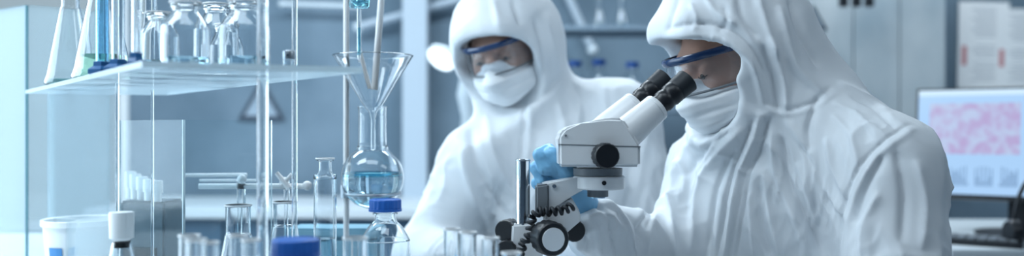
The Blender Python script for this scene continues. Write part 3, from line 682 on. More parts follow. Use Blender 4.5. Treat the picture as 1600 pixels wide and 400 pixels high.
def frame(f, up=(0,0,1), roll=0):
    f = np.array(f, float); f /= np.linalg.norm(f); u = np.array(up, float); u -= f*(u@f); u /= np.linalg.norm(u)
    s = np.cross(u, f)            # towards the person's own left
    c, r = math.cos(roll), math.sin(roll); return f, s*c+u*r, u*c-s*r
def head_parts(t, H, fr, h=.003, drop=.0):
    """skin, eyes, brows, mask and goggles for a head centred at H"""
    f, s, u = fr; H = np.array(H, float); Lc = lambda a, b, c: H+f*a+s*b+u*c
    R = .19; fd = Field(H-R, H+R+np.array([0,0,-.0]), h)
    fd.ell(Lc(-.005,0,.02), fr, (.093,.073,.100), .02); fd.ell(Lc(.03,0,-.03), fr, (.060,.060,.085), .03)
    fd.rc(Lc(.035,.0,-.070), Lc(.060,0,-.078), .040, .021, .03); fd.rc(Lc(-.02,0,-.06), Lc(-.06,0,-.18), .055, .058, .03)
    fd.rc(Lc(.078,-.03,.026), Lc(.078,.03,.026), .013, .013, .02)
    for sg in (-1,1):
        fd.ell(Lc(.090,sg*.032,.007), fr, (.016,.019,.013), .014, 'cut'); fd.ell(Lc(.0745,sg*.032,.005), fr, (.0135,.0155,.0118), .007); fd.rc(Lc(.060,sg*.040,-.025), Lc(.045,sg*.052,-.02), .022, .016, .02)
        fd.ell(Lc(.0,sg*.074,-.01), fr, (.016,.008,.030), .008)
    fd.rc(Lc(.086,0,.012), Lc(.112,0,-.028), .007, .011, .014); fd.rc(Lc(.100,-.010,-.030), Lc(.100,.010,-.030), .008, .008, .008)
    fd.rc(Lc(.086,-.02,-.062), Lc(.086,.02,-.062), .006, .006, .008)
    V, Q = fd.mesh(); V = relax(V, Q, 1); body = to_obj('head', V, Q, 'skin', t)
    for sg in (-1,1):
        c = Lc(.0745,sg*.032,.0015); bm = bmesh.new(); bmesh.ops.create_uvsphere(bm, u_segments=20, v_segments=14, radius=.0122, matrix=Matrix.Translation(Vector(c)-t.location))
        e = finish(bm, 'eye', 'eye', body); c2 = c+(f*.0105-u*.004); bm = bmesh.new(); bmesh.ops.create_uvsphere(bm, u_segments=16, v_segments=10, radius=.0055, matrix=Matrix.Translation(Vector(c2)-t.location)); finish(bm, 'iris', 'iris', body)
        pts = [Vector(Lc(.090-.012*abs(k-1)*.6, sg*(.014+.018*k), .030+.003*(k if k<2 else 1.2)))-t.location for k in (0,1,2,2.4)]; tube('eyebrow', pts, [.002,.0038,.003,.001], 'hair', body, 8)
        lash = [Vector(Lc(.0905-.010*abs(y-.4)**2*2, sg*(.020+.024*y), -.0015-.003*math.sin(PI*y)))-t.location for y in (0,.2,.4,.6,.8,1)]; tube('eyelashes', lash, [.0006,.0011,.0012,.0012,.0011,.0006], 'hair', body, 6)
    # mask
    fd = Field(H-.2, H+.2, .003)
    fd.ell(Lc(.045,0,-.055), fr, (.066,.075,.051), .02); fd.rc(Lc(.060,0,-.060), Lc(.072,0,-.074), .050, .034, .03); fd.rc(Lc(.09,0,-.018), Lc(.104,0,-.045), .018, .026, .02)
    cn = u*.97+f*-.10; fd.ell(Lc(.098,0,-.010), fr, (.018,.020,.020), .02); fd.plane_cut(Lc(.09,0,-.004), cn, .008)
    V, Q = fd.mesh(); N = vnormals(V, Q); L = V-H; lf = L@f; ls = L@s; lu = L@u
    d = np.zeros(len(V))
    for z0, a_ in ((-.045,.0022),(-.066,-.0025),(-.085,.0022),(-.105,-.002)): d += a_*np.exp(-((lu-z0-.25*np.abs(ls)*.3)/.005)**2)
    d += .0022*gnoise(np.stack([lf*22,ls*30,lu*60],1), 3)+.0025*gnoise(L@np.eye(3)*26, 5)
    V = V+N*d[:,None]; mk = to_obj('face_mask', V, Q, 'mask', t)
    nw = [Vector(Lc(.105-.5*abs(y)-3.0*y*y*.6, y, -.028-.1*abs(y)))-t.location for y in np.linspace(-.035,.035,9)]
    # goggles: wrap-around lens with a thick top rail and side arms
    def arc(a, z, R1=.098):
        return Lc(.012+R1*math.cos(a), .0815*math.sin(a), z)
    gl = bpy.data.objects.new('goggles', None); COL.objects.link(gl); gl.parent = t
    bm = bmesh.new(); n = 28; rows = []
    for z, rr in ((.030,.108),(.020,.112),(.008,.115),(-.006,.115),(-.018,.112),(-.026,.107)):
        rows.append([bm.verts.new(Vector(arc(-1.42+2.84*i/n, z-(.012*math.cos(2*(-1.42+2.84*i/n))*0 if z > 0 else -.010*math.exp(-((-1.42+2.84*i/n)/.25)**2)), rr))-t.location) for i in range(n+1)])
    for A, B in zip(rows, rows[1:]):
        for i in range(n): bm.faces.new((A[i],A[i+1],B[i+1],B[i]))
    r = bmesh.ops.solidify(bm, geom=list(bm.faces), thickness=.0016)
    finish(bm, 'goggle_lens', 'lens', gl)
    rail = [Vector(arc(-1.45+2.9*i/24, .031+.004*math.cos(-1.45+2.9*i/24), .113))-t.location for i in range(25)]
    bm = bmesh.new(); rings = []
    for i, p in enumerate(rail):
        tn = (rail[min(i+1,24)]-rail[max(i-1,0)]).normalized(); uu = Vector(u); oo = tn.cross(uu).normalized(); hh, ww = .0068, .0038
        rings.append([bm.verts.new(p+uu*hh*math.sin(a)+oo*ww*math.cos(a)) for a in [2*PI*k/10 for k in range(10)]])
    for A, B in zip(rings, rings[1:]):
        for k in range(10): bm.faces.new((A[k],A[(k+1)%10],B[(k+1)%10],B[k]))
    bm.faces.new(rings[0][::-1]); bm.faces.new(rings[-1]); finish(bm, 'goggle_rail', 'gframe', gl)
    low = [Vector(arc(-1.2+2.4*i/24, -.026, .1075))-t.location for i in range(25)]; tube('goggle_lower_rim', low, .0022, 'sgrey', gl, 8)
    for sg in (-1,1):
        pts = [Vector(Lc(.012+.104*math.cos(1.42),sg*.0785,.030))-t.location, Vector(Lc(.0,sg*.0795,.026))-t.location, Vector(Lc(-.05,sg*.075,.018))-t.location]
        tube('goggle_arm', pts, [.006,.0045,.003], 'gframe', gl, 10)
    return body
def hood_field(fd, H, fr, k=.05, R=(.128,.112,.142), open_=True):
    f, s, u = fr; H = np.array(H, float); fd.ell(H-f*.012+u*.018, fr, R, k); fd.rc(H+f*.02-u*.03, H+f*.035-u*.10, .098, .082, .05)
    fd.rc(H+f*.090+s*-.042+u*.060, H+f*.090+s*.042+u*.060, .030, .030, .03)
def hood_open(fd, H, fr, cs=.104):
    f, s, u = fr; Lc = lambda a, b, c: H+f*a+s*b+u*c
    fd.ell(Lc(-.005,0,.015), fr, (.100,.082,.108), .006, 'cut')
    for a_, b_ in ((.02,.20),):
        fd.ell(Lc(.13,0,-.010), fr, (.130,cs,.072 if cs < .12 else .064), .008, 'cut'); fd.ell(Lc(.175,0,-.062), fr, (.142,.150,.082), .010, 'cut')
def hand(t, W, palm, knuckles, fingers, thumb, m='glove', h=.0022, parent=None, name='glove'):
    pts = [W, palm]+[p for fg in fingers for p, r in fg]+[p for p, r in thumb]; A = np.array([list(p) for p in pts])
    fd = Field(A.min(0)-.03, A.max(0)+.03, h)
    fd.rc(W, palm, .027, .025, .02)
    for k_ in knuckles: fd.rc(palm, k_, .020, .0125, .014)
    for fg in fingers:
        for (a, ra), (b, rb) in zip(fg, fg[1:]): fd.rc(a, b, ra, rb, .004)
    for (a, ra), (b, rb) in zip(thumb, thumb[1:]): fd.rc(a, b, ra, rb, .008)
    V, Q = fd.mesh(); N = vnormals(V, Q); V = V+N*(.0011*gnoise(V*95, 4)+.0008*gnoise(V*200, 9))[:,None]
    return to_obj(name, V, Q, m, t)

def lerp(a, b, t): return a+(b-a)*t
def person(label, loc, head_px, fr, torso, folds, voxel=.005, seed=1, group=None, wr=1.0):
    t = thing('person', label, 'person', loc)
    H = np.array(P(*head_px)); T = torso; f, s = np.array(T['f']), np.array(T['s']); z = np.array([0,0,1.])
    head_parts(t, H-np.array(fr[2])*T.get('drop',0), fr)
    A = np.array([list(T[k]) for k in ('Sn','Sf','En','Ef','Wn','Wf','pelvis','Kn','Kf','An','Af')]+[list(H)])
    lo = A.min(0)-.2; hi = A.max(0)+.2; lo[2] = -.005; hi[2] = H[2]+.19
    fd = Field(lo, hi, voxel); c = np.array(T['chest']); pv = np.array(T['pelvis']); nb = np.array(T['neck'])
    fd.ell(c, (s, f, z), T.get('cr', (.205,.145,.21)), .06)
    fd.ell(lerp(c, pv, .55), (s, f, z), T.get('wr', (.185,.15,.24)), .08); fd.ell(pv, (s, f, z), (.19,.155,.14), .08)
    Sn, Sf, En, Ef, Wn, Wf = [np.array(T[k]) for k in ('Sn','Sf','En','Ef','Wn','Wf')]
    fd.rc(nb, Sn, T.get('tr',.085), T['rn'], .07); fd.rc(nb, Sf, T.get('tr',.085)*.95, T['rf'], .07)
    fd.rc(Sn, En, T['rn'], T['rn']*.82, .035); fd.rc(Sf, Ef, T['rf'], T['rf']*.85, .035)
    fd.rc(En, Wn, T['rn']*.80, .046, .03); fd.rc(Ef, Wf, T['rf']*.86, T.get('wrad',.050), .03)
    for k_, a_ in (('Kn','An'),('Kf','Af')):
        K = np.array(T[k_]); An = np.array(T[a_]); hp = pv+s*(.09 if k_ == 'Kn' else -.09)-z*.02
        fd.rc(hp, K, .092, .072, .06); fd.rc(K, An, .070, .055, .04)
    hood_field(fd, H, fr, .05, T.get('hr', (.128,.112,.142))); fd.rc(H-fr[0]*.03-fr[2]*.03, nb, T.get('nk',(.11,.115))[0], T.get('nk',(.11,.115))[1], .07)
    if 'extra' in T:
        for a, b, ra, rb in T['extra']: fd.rc(a, b, ra, rb, .05)
    hood_open(fd, H, fr, T.get('cs', .104))
    V, Q = fd.mesh(); V = relax(V, Q, 2); N = vnormals(V, Q)
    # hanging wrinkles: sharp crests from ridged noise, stretched along each limb's run of cloth
    q = V-H; fx = q@s; ff = q@f; fz = q[:,2]
    wx = gnoise(np.stack([fx*5,ff*5,fz*4],1), seed)*.10; wz = gnoise(np.stack([fx*5,ff*5,fz*4],1), seed+1)*.10
    r1 = 1-np.abs(gnoise(np.stack([(fx+wx)*9,(ff+wx)*9,(fz+wz)*3.2],1), seed+2))*2.2
    r2 = 1-np.abs(gnoise(np.stack([(fx+wx+fz*.5)*17,(ff-wx)*17,(fz+wz-fx*.6)*7],1), seed+3))*2.2
    r3 = gnoise(np.stack([(fx+wx)*38,(ff+wx)*38,(fz+wz)*20],1), seed+4)
    low = np.clip((-fz-.02)/.15, .35, 1)
    r4 = 1-np.abs(gnoise(np.stack([(fx+wx*2)*30-fz*12,(ff-wx)*30,(fz+wz*2)*15+fx*10],1), seed+6))*2.4
    msk = np.clip(.5+1.6*gnoise(np.stack([fx*7,ff*7,fz*6],1), seed+7), 0, 1.2)
    d = wr*low*(.0060*(np.clip(r1,0,1)**2.2-.30)+.0075*msk*(np.clip(r2,0,1)**3-.2)+.0036*msk*(np.clip(r4,0,1)**2.5-.25)+.0012*r3)
    V2 = V+N*d[:,None]; d2 = fold_field(V, N, folds); V2 = V2+N*d2[:,None]
    V2[:,2] = np.maximum(V2[:,2], 0.002)
    V2 = relax(V2, Q, 1, .3); to_obj('coverall', V2, Q, 'suit', t)
    for k_ in ('An','Af'):
        a = np.array(T[k_]); fd = Field(a-.2, a+.2, .006); b = a+f*.13
        fd.rc((a[0],a[1],.052), (b[0],b[1],.042), .048, .036, .03); fd.plane_cut((0,0,.006), (0,0,-1), .004)
        V, Q = fd.mesh(); to_obj('shoe_cover', V, Q, 'shoe', t)
    return t

# ---- the near worker at the microscope
f1 = np.array([-.76,-.65,0]); f1 /= np.linalg.norm(f1); s1 = np.cross([0,0,1], f1)
hf1 = frame((-.89,-.28,-.31), roll=.02)
pv1 = np.array([.53,1.64,.74]); foot = lambda p, dz=.10: (p[0], p[1], dz)
Kn1 = pv1+s1*.12+f1*.42; Kf1 = pv1-s1*.10+f1*.42
T1 = dict(drop=.024, cs=.132, f=f1, s=s1, chest=P(1222,330,1.60), pelvis=pv1, neck=P(1228,170,1.57), Sn=P(1382,268,1.42), Sf=P(1112,272,1.71),
          En=P(1408,500,1.34), Ef=P(1052,402,1.60), Wn=(.22,1.16,1.005), Wf=P(928,356,1.50), rn=.084, rf=.072, tr=.085,
          Kn=Kn1, Kf=Kf1, An=foot(Kn1-f1*.02), Af=foot(Kf1-f1*.02), hr=(.132,.114,.150), nk=(.108,.108), cr=(.20,.15,.21))
folds1 = [
 # placket and seams down the front
 ([(1188,176),(1178,215),(1160,262),(1146,320),(1134,405)], 5, 7), ([(1176,186),(1166,215),(1148,262),(1134,320),(1122,405)], 2.5, -6),
 ([(1203,180),(1190,225),(1172,275),(1160,330),(1148,405)], 3, -6), ([(1183,240),(1166,275),(1153,330),(1140,405)], 1.6, -4),
 # front drapes from collar
 ([(1160,200),(1120,240),(1090,300),(1076,400)], 9, 8), ([(1140,205),(1100,235),(1070,280)], 7, -7), ([(1150,230),(1118,300),(1106,400)], 6, -7),
 ([(1085,215),(1062,262),(1050,320)], 7, 6), ([(1120,215),(1095,262),(1082,300)], 5, 5),
 ([(1205,205),(1212,270),(1238,330),(1262,405)], 7, 9), ([(1222,215),(1232,280),(1262,345),(1285,400)], 6, -8), ([(1186,290),(1190,350),(1206,405)], 8, -8),
 ([(1196,270),(1202,330),(1222,405)], 5, 6), ([(1170,300),(1174,350),(1180,405)], 5, 5),
 # wrinkles fanning over the chest to the near arm
 ([(1228,190),(1262,235),(1286,290),(1330,350)], 7, 7), ([(1250,225),(1280,275),(1300,330)], 5, -7), ([(1290,215),(1300,262),(1325,310)], 6, 6),
 ([(1300,180),(1330,215),(1345,270)], 5, 4), ([(1278,150),(1262,200),(1265,240)], 6, -6), ([(1245,255),(1262,300),(1275,352)], 5, 6),
 # armhole seam of the near sleeve
 ([(1420,195),(1390,212),(1358,240),(1330,290),(1316,345),(1312,402)], 2.5, -6), ([(1428,202),(1398,222),(1368,248),(1342,296),(1330,345),(1326,402)], 5, 4),
 ([(1380,240),(1350,300),(1340,350)], 7, -7), ([(1372,300),(1352,350),(1350,402)], 8, 8), ([(1400,235),(1412,300),(1408,380)], 11, -7), ([(1430,250),(1444,310),(1440,390)], 9, 6),
 
 # hood: crown folds, edge seam, cheek folds running to the shoulder
 ([(1036,60),(1080,54),(1130,62),(1165,88),(1182,120),(1192,165)], 5, 7), ([(1040,48),(1085,38),(1140,46),(1178,80),(1200,128)], 4, -6),
 ([(1060,-5),(1050,20),(1042,48)], 5, -5), ([(1100,-10),(1118,20),(1150,40)], 6, 6), ([(1150,-10),(1160,30),(1185,60)], 6, -6), ([(1180,-10),(1196,40),(1212,90)], 7, 7),
 ([(1215,10),(1228,60),(1245,110),(1290,150)], 8, 8), ([(1232,0),(1252,60),(1278,105)], 5, -7), ([(1190,70),(1208,120),(1214,175)], 6, -8), ([(1200,60),(1222,120),(1228,175)], 5, 7),
 ([(1196,160),(1230,172),(1270,160),(1300,134)], 3, -3.5), ([(1194,168),(1230,180),(1275,168),(1310,142)], 3, 1.5), ([(1130,10),(1135,35),(1120,48)], 4, -4), ([(1078,5),(1088,30),(1082,48)], 4, 4),
 # shoulder
 ([(1310,130),(1350,150),(1388,172)], 5, 4), ([(1330,152),(1368,172),(1398,200)], 5, -4), ([(1300,160),(1345,185),(1370,215)], 5, 4),
 # far sleeve
 ([(1040,260),(1025,310),(1012,360)], 6, -6), ([(1062,250),(1048,320),(1052,400)], 6, 7), ([(1040,300),(1018,350),(1008,402)], 5, 6), ([(1020,320),(1000,350),(990,390)], 5, -7),
 ([(940,312),(966,330),(985,372),(992,402)], 5, 7), ([(930,322),(950,345),(962,402)], 5, -6), ([(918,336),(932,362),(938,402)], 5, 6), ([(905,352),(918,372),(920,402)], 4, -5), ([(960,318),(990,345),(1005,380)], 5, -6),
]
N1 = person('person at the microscope in white hooded coverall, goggles and mask', (.53,1.64,0), (1142,76,1.56), hf1, T1, folds1, .0036, seed=11)
p_ = lambda x, y, d_: P(x, y, d_)
fing = [[(p_(880,268,1.445),.0125),(p_(852,262,1.435),.0115),(p_(843,242,1.435),.0105),(p_(858,233,1.44),.0095)],
        [(p_(880,282,1.460),.0125),(p_(849,284,1.450),.0115),(p_(838,262,1.452),.0105),(p_(853,250,1.46),.0095)],
        [(p_(882,294,1.480),.0120),(p_(853,303,1.475),.0110),(p_(840,286,1.478),.0100),(p_(852,272,1.48),.0092)],
        [(p_(888,306,1.500),.0110),(p_(866,318,1.500),.0100),(p_(852,306,1.503),.0090),(p_(860,294,1.505),.0085)]]
th = [(p_(905,300,1.46),.018),(p_(888,268,1.435),.0135),(p_(872,250,1.43),.0115),(p_(862,238,1.425),.0100)]
hand(N1, p_(925,350,1.50), p_(902,302,1.475), [fg[0][0] for fg in fing], fing, th)
# near hand, resting by the microscope base below the picture
wn = np.array([.20,1.16,1.0]); hd = np.array([-.55,.25,-.02]); hd /= np.linalg.norm(hd); hs_ = np.cross([0,0,1], hd)
def rest_hand(t, w_, hd, hs_, z=0.968):
    pl = w_+hd*.07; pl[2] = z+.008; fg = []
    for k, L in enumerate((.070,.078,.072,.055)):
        o_ = hs_*(.030-.020*k); kn = pl+hd*.035+o_; fg.append([(kn,.0105),(kn+hd*L*.5+np.array([0,0,.006]),.0098),(kn+hd*L*.95-np.array([0,0,.004]),.0082)])
    for a in fg:
        for p, r in a: p[2] = max(p[2], BZ+r+.001)
    thb = [(pl-hd*.02+hs_*.028,.014),(pl+hd*.02+hs_*.055,.011),(pl+hd*.05+hs_*.058,.0095)]
    hand(t, w_, pl, [a[0][0] for a in fg], fg, thb)
rest_hand(N1, wn, hd, hs_)
# ---- the far worker
f2 = np.array([-.42,-.90,0]); f2 /= np.linalg.norm(f2); s2 = np.cross([0,0,1], f2)
hf2 = frame((-.36,-.86,-.36), roll=.16)
pv2 = np.array([.15,2.14,.74]); Kn2 = pv2+s2*.12+f2*.34; Kf2 = pv2-s2*.12+f2*.34
T2 = dict(f=f2, s=s2, chest=P(858,330,2.03), pelvis=pv2, neck=P(838,162,2.06), Sn=P(966,188,2.06), Sf=P(750,252,1.98),
          En=P(1008,400,1.98), Ef=P(668,402,1.95), Wn=(.10,1.70,1.0), Wf=(-.06,1.72,.995), wrad=.041, rn=.090, rf=.080, tr=.060, nk=(.085,.072),
          Kn=Kn2, Kf=Kf2, An=foot(Kn2-f2*.02), Af=foot(Kf2-f2*.02), hr=(.132,.126,.140), cr=(.20,.15,.22))
folds2 = [([(830,150),(826,220),(820,300),(815,400)], 5, 6), ([(820,160),(815,230),(808,310),(804,400)], 3, -6), ([(735,200),(745,260),(790,340)], 8, -9), ([(720,230),(735,300),(770,370)], 8, 8),
 ([(760,180),(770,240),(800,300)], 8, 6), ([(900,130),(915,200),(910,280)], 8, -6), ([(940,130),(950,200),(945,300)], 9, 6), ([(870,160),(885,230),(880,300)], 8, 6), ([(980,190),(985,260),(975,360)], 8, -6),
 ([(850,20),(862,70),(870,120)], 7, 7), ([(835,30),(848,75),(852,120)], 5, -6), ([(770,0),(775,20),(780,45)], 6, 5), ([(800,0),(806,20),(812,40)], 5, -5), ([(750,150),(800,165),(850,150),(880,115)], 6, -7)]
N2 = person('person further back in white hooded coverall, looking down at the bench', (.15,2.14,0), (792,76,2.02), hf2, T2, folds2, .0055, seed=31, wr=1.1)
hd2 = np.array([-.25,-1,0]); hd2 /= np.linalg.norm(hd2); hs2 = np.cross([0,0,1], hd2)
rest_hand(N2, np.array([.10,1.70,1.0]), hd2, hs2); rest_hand(N2, np.array([-.06,1.72,.99]), hd2, -hs2)
# stools
def stool(x, y, label):
    t = thing('lab_stool', label, 'stool', (x,y,0))
    lathe('seat', [(0,.52),(.17,.52),(.185,.535),(.185,.57),(.17,.59),(0,.592)], 'grey', t); cyl('column', (0,0,.06), (0,0,.52), .025, 'chrome', t)
    for k in range(5):
        a = 2*PI*k/5+.3; bm = bmesh.new(); add_tube(bm, [(0,0,.075),(.23*math.cos(a),.23*math.sin(a),.05)], [.02,.014], 10)
        l = finish(bm, 'leg', 'steel', t); c = lathe('caster', [(0,-.012),(.024,-.012),(.024,.012),(0,.012)], 'black', l, a=(.23*math.cos(a),.23*math.sin(a),.0245), axis=(-math.sin(a),math.cos(a),0), n=20)
stool(.53,1.64,'grey round stool under the near worker'); stool(.15,2.14,'grey round stool under the far worker')

# ------------------------------------------------------------------ monitor and desk things at the right
def quad_on(name, corners, m, parent, lift=.0, n=None):
    bm = bmesh.new(); bm.faces.new([bm.verts.new(Vector(c)) for c in corners]); return finish(bm, name, m, parent, smooth=False)
TL, TR_, BL = P(1431,141,2.90), P(1611,143,2.56), P(1424,300,2.84)
mo = thing('computer_monitor', 'widescreen monitor showing a pink tissue micrograph on a pale blue screen', 'monitor', (P(1530,0,2.78).x,2.80,.93))
ex = Vector((math.cos(-.62), math.sin(-.62), 0)); tilt = .16
en = Vector((ex.y, -ex.x, 0))                      # towards the viewer
eu = (Vector((0,0,1))*math.cos(tilt)-en*math.sin(tilt)); en = ex.cross(eu)
Wm, Hm = .56, .325; o0 = P(1436,142,2.86); C0 = o0-mo.location
def S(u, v, l=0): return C0+ex*(u*Wm)-eu*(v*Hm)+en*l
def slab2(nm, u0, u1, v0, v1, l0, l1, m, par):
    return prism(nm, [S(u0,v0,l0),S(u1,v0,l0),S(u1,v1,l0),S(u0,v1,l0)], en*(l1-l0), m, par)
slab2('housing', -.012, 1.012, -.02, 1.045, -.028, -.002, 'black', mo)
M['screen'] = mat('screen_glow', (.02,.02,.02), .2, emit=(.42,.66,.98), es=.95)
scn = slab2('screen', 0, 1, 0, 1, -.001, .0, 'screen', mo)
mm = mat('micrograph', (.02,.02,.02), .3, emit=(1,1,1), es=.85); nt = mm.node_tree; b_ = nt.nodes['Principled BSDF']
tc = nt.nodes.new('ShaderNodeTexCoord'); vo = nt.nodes.new('ShaderNodeTexNoise'); vo.inputs['Scale'].default_value = 38; vo.inputs['Detail'].default_value = 5
rp = nt.nodes.new('ShaderNodeValToRGB'); rp.color_ramp.elements[0].position = .40; rp.color_ramp.elements[1].position = .60
rp.color_ramp.elements[0].color = (.52,.42,.74,1); rp.color_ramp.elements[1].color = (.55,.66,.93,1)
nt.links.new(tc.outputs['Object'], vo.inputs['Vector']); nt.links.new(vo.outputs['Fac'], rp.inputs[0]); nt.links.new(rp.outputs[0], b_.inputs['Emission Color'])
slab2('micrograph_image', .06, .51, .13, .62, .0002, .0006, mm, scn)
mt_ = mat('screen_print', (.02,.02,.02), .3, emit=(.20,.36,.62), es=.8); ml = mat('screen_panel', (.02,.02,.02), .3, emit=(.62,.82,1), es=1.0)
slab2('title_bar', 0, 1, 0, .055, .0002, .0006, ml, scn)
bm = bmesh.new()
for k in range(20):
    if k in (6,13): continue
    v = .13+k*.036; e = .93-.12*((k*7)%4)/4; add_prism(bm, [S(.60,v,.0003),S(e,v,.0003),S(e,v+.014,.0003),S(.60,v+.014,.0003)], en*.0003)
finish(bm, 'text_lines', mt_, scn, smooth=False)
bm = bmesh.new()
for k in range(4):
    u0 = .06+k*.118
    for j in range(9):
        hgt = .03+.16*abs(math.sin(j*1.7+k*2.1)); u = u0+j*.010; add_prism(bm, [S(u,.92,.0003),S(u+.006,.92,.0003),S(u+.006,.92-hgt,.0003),S(u,.92-hgt,.0003)], en*.0003)
finish(bm, 'charts', mt_, scn, smooth=False)
cN = S(.5,.8,-.03); 
bm = bmesh.new(); add_prism(bm, [Vector((cN.x,cN.y,0))+ex*a+Vector((0,0,z)) for a, z in ((-.03,.012),(.03,.012),(.025,S(.5,.7).z),(-.025,S(.5,.7).z))], -en.normalized()*.02); finish(bm, 'stand_neck', 'black', mo)
bm = bmesh.new(); add_lathe(bm, [(0,0),(.12,0),(.12,.008),(.03,.014),(0,.014)], 40, a=(cN.x,cN.y,0)); finish(bm, 'stand_base', 'black', mo)
# keyboard and mouse-side things on the desk
kb = thing('keyboard', 'flat black keyboard lying before the monitor', 'keyboard', (P(1486,0,2.5).x, 2.52, .93), -.62)
box('keyboard_body', (0,0,.008), (.38,.12,.016), 'black', kb, bev=.003); bm = bmesh.new()
for r in range(5):
    for c in range(14): add_box(bm, (-.17+c*.026, -.044+r*.022, .018), (.021,.018,.005))
tag(finish(bm, 'keys', 'sgrey', kb, smooth=False), kind='stuff')
qq = P(1607,345,2.42); hp = thing('headset', 'black headset hooked upright at the right edge of the photo', 'headset', (qq.x+.03,qq.y,.93))
tube('headband', [Vector((-.05+.075*(1-math.cos(a))-.02, 0, .02+.16*math.sin(a)+.02)) for a in [PI*k/14 for k in range(15)]], .006, 'black', hp)
for x in (-.072,.078): lathe('ear_cup', [(0,-.014),(.030,-.014),(.036,-.004),(.036,.010),(.026,.014),(0,.014)], 'black', hp, a=(x,0,.038), axis=(1,0,0), n=32)
# printed sheets pinned on the back wall
for k, (x0, x1, y0, y1, lb) in enumerate(((1497,1576,3,139,'left printed sheet with a red mark, pinned on the wall above the monitor'), (1556,1632,14,139,'right printed sheet with a red mark, overlapping the left one above the monitor'))):
    dd = 4.285-k*.006; q = P((x0+x1)/2, (y0+y1)/2, dd); W = (x1-x0)/F*dd; Hh = (y1-y0)/F*dd
    t = thing('printed_sheet', lb, 'paper', (q.x,dd,q.z)); t.rotation_euler = (0, .02-.05*k*0, 0)
    box('paper', (0,0,0), (W,.002,Hh), 'paper', t, smooth=False)
    box('red_mark', (-W*.38,-.0015,-Hh*.12), (W*.10,.001,Hh*.22), 'red', t, smooth=False)
    bm = bmesh.new()
    for j in range(22):
        if j in (9,10,15): continue
        add_box(bm, (W*.06,-.0014,Hh*(.42-j*.039)), (W*(.62-.1*(j%3)),.0008,Hh*.011))
    finish(bm, 'text_lines', 'greyp', t, smooth=False)
# ------------------------------------------------------------------ far background
# glass-doored wall cabinet at the right
wc = thing('wall_cabinet', 'pale wall cabinet with milky glass doors behind the near worker', 'cabinet', (P(1366,0,4.15).x,4.15,.95))
cw = .64; box('carcass', (0,.06,.48), (cw,.14,.94), 'cab', wc, bev=.003)
M['door'], _ = noisy(mat('milky_glass', rough=.35), (.30,.37,.42), (.50,.55,.58), 3.5, 3, (1,1,.5))
for k in range(3):
    x = -cw/2+cw/6+k*cw/3; dr = box('door', (x,-.018,.48), (cw/3-.006,.014,.92), 'door', wc, bev=.002); box('handle', (x+.09,-.030,.28), (.008,.012,.08), 'chrome', dr, bev=.002)
# shelving with bottles and flasks between the two workers
SD = 3.74
sh = thing('wall_shelving', 'grey wall shelving with bottles and flasks between the two workers', 'shelf', (.54,SD,.93))
zs1, zs2 = zpx(170,SD)-.93, zpx(46,SD)-.93
M['shgrey'] = mat('shelf_grey', (.16,.22,.28), .5)
for z in (.02, zs1, zs2): box('shelf_board', (0,0,z-.01), (1.0,.30,.02), 'shgrey', sh, bev=.002)
for x in (-.49,.49):
    for y in (-.14,.14): box('upright', (x,y,.75), (.025,.025,1.5), 'shgrey', sh)
for px, py in ((899,95),(936,93),(988,97)):
    media_bottle(px, py, SD, 'blue-capped glass bottle on the far shelf, %s' % {899:'half hidden by the far worker',936:'middle of the three',988:'nearest the microscope user'}[px], None, 0, 1.0, None, z=.93+zs1)
for px, lb in ((936,'left'),(971,'right')):
    q = xy(px, SD); H = .14
    prof = [(.030,0)]+smoothprof([(.036,.005),(.032,.025),(.016,.075),(.013,.09)],4)+[(.013,H)]
    vessel('erlenmeyer_flask', '%s small flask on the upper far shelf' % lb, 'flask', (q.x,q.y,.93+zs2), prof, 'palel', .02)
# diagonal light band and pale streak modelled as pipes, and a bright rail
def band_pipe(name, label, pts, r, m):
    t = thing(name, label, 'pipe', tuple(P(*pts[0])), 0); L = [P(*p)-t.location for p in pts]
    tube('pipe', L, r, m, t, 16)
    for p in (L[0], L[-1]):
        bm = bmesh.new(); bmesh.ops.create_uvsphere(bm, u_segments=16, v_segments=10, radius=r*1.3, matrix=Matrix.Translation(p)); finish(bm, 'joint', 'wbody', t)
    return t
band_pipe('wall_band', 'pale diagonal light band on the back wall left of the far worker, modelled as a pipe', [(560,42,4.22),(735,-6,4.22)], .018, 'post')  # band of reflected lamp light, given shape as a pale pipe
band_pipe('wall_band', 'pale streak slanting down the back wall between the two workers, modelled as a pipe', [(872,-40,4.22),(926,78,4.22)], .02, 'post')  # pale slanting streak, given shape as a pipe
band_pipe('wall_band', 'bright short horizontal rail high on the back wall', [(440,6,4.22),(560,10,4.22)], .012, 'wbody')
# magnifier lamp left of the far worker
ml_ = thing('magnifier_lamp', 'white articulated lamp with a bright oval head left of the far worker', 'lamp', (-.19,3.70,.93))
o_ = ml_.location; g = lambda px,py,d_=3.3: P(px,py,d_)-o_
M['lampg'] = mat('lamp_glow', (.9,.95,1), .3, emit=(.85,.95,1), es=1.6)
c0 = g(689,92,3.25); ax = Vector((-.42,-.60,-.68)).normalized()
lathe('head_shell', [(.0,.03),(.04,.03),(.058,.012),(.060,0),(.054,-.002)], 'wbody', ml_, a=c0, axis=-ax, n=32)
lathe('glowing_lens', [(0,.0),(.054,.0)], 'lampg', ml_, a=c0, axis=ax, n=32)
tube('neck', [c0-ax*.03, g(716,100,3.3), g(728,118,3.35)], [.012,.012,.016], 'wbody', ml_, 12)
bm = bmesh.new(); bmesh.ops.create_uvsphere(bm, u_segments=20, v_segments=12, radius=.030, matrix=Matrix.Translation(g(722,97,3.3))); finish(bm, 'joint', 'white', ml_)
tube('body', [g(735,112,3.4), g(738,145,3.42), g(748,185,3.5), Vector((0,0,.012))], [.036,.060,.066,.06], 'wbody', ml_, 24)
lathe('foot', [(0,0),(.09,0),(.09,.012),(.05,.02),(0,.02)], 'wbody', ml_, n=32)
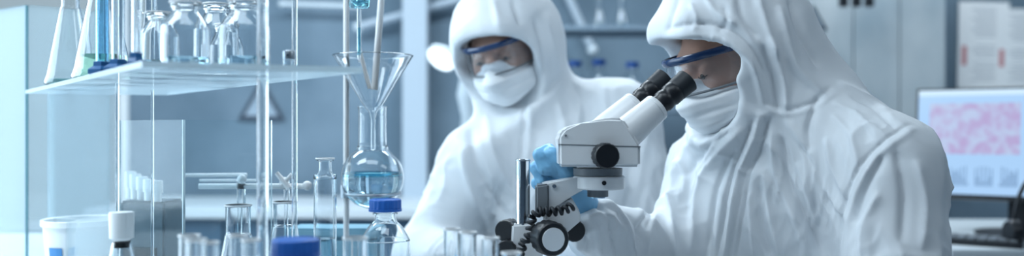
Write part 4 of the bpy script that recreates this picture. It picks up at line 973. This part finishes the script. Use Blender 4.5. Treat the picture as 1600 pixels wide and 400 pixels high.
# warning triangles
def triangle(px, py, d_, s_, label):
    q = P(px, py, d_); t = thing('warning_triangle', label, 'sign', tuple(q)); s_ = s_/F*d_
    pts = [Vector((-s_*.5,0,-s_*.38)), Vector((s_*.5,0,-s_*.38)), Vector((0,0,s_*.5))]; inn = [p*.72+Vector((0,0,-.01*s_)) for p in pts]; bm = bmesh.new()
    A = [[bm.verts.new(p+Vector((0,dy,0))) for p in L] for L in (pts, inn) for dy in (0,.004)]
    for i in range(3):
        j = (i+1)%3; bm.faces.new((A[0][i],A[0][j],A[2][j],A[2][i])); bm.faces.new((A[1][i],A[3][i],A[3][j],A[1][j])); bm.faces.new((A[0][i],A[1][i],A[1][j],A[0][j])); bm.faces.new((A[2][i],A[2][j],A[3][j],A[3][i]))
    finish(bm, 'border', 'ink', t, smooth=False)
    prism('backing', [Vector((p.x*.98,.0045,p.z*.98)) for p in pts], Vector((0,.003,0)), 'wallr', t)
    box('exclamation_mark', (0,-.001,0), (s_*.05,.003,s_*.3), 'ink', t, smooth=False)
triangle(408, 160, 4.285, 74, 'dark-bordered warning triangle on the back wall seen through the glass')
triangle(1271, 30, 4.112, 44, 'dark warning triangle on the pale cabinet right of the near hood')
for k, px in enumerate((1318,1338,1358)):
    q = P(px, 2, 3.9); t = thing('hanging_clamp', 'dark metal clamp hanging from the high rail, %s of three' % ('leftmost','middle','rightmost')[k], 'clamp', tuple(q))
    cyl('hook', (0,0,.02), (0,0,.12), .004, 'steel', t); box('jaw', (0,0,0), (.035,.03,.05), 'black', t, bev=.004)
q = P(1338,0,3.9); t = thing('high_rail', 'steel rail spanning above the hanging clamps', 'rail', (q.x,q.y,q.z+.12))
cyl('rail_bar', (-.35,0,0), (.35,0,0), .01, 'steel', t)
for x in (-.34,.34): cyl('bracket', (x,0,0), (x,Y1-q.y,0), .008, 'steel', t)
# cupboards under the wall counter
M['cup'] = mat('cupboard_blue', (.10,.18,.27), .45)
box('cupboard_carcass', (0,.02,.50), (2.6,.52,.80), 'cup', WC, bev=.004)
for k in range(6):
    dr = box('cupboard_door', (-1.08+k*.432,-.25,.50), (.42,.02,.76), 'cup', WC, bev=.003); box('handle', (-1.08+k*.432+.15,-.268,.74), (.012,.018,.12), 'chrome', dr, bev=.002)
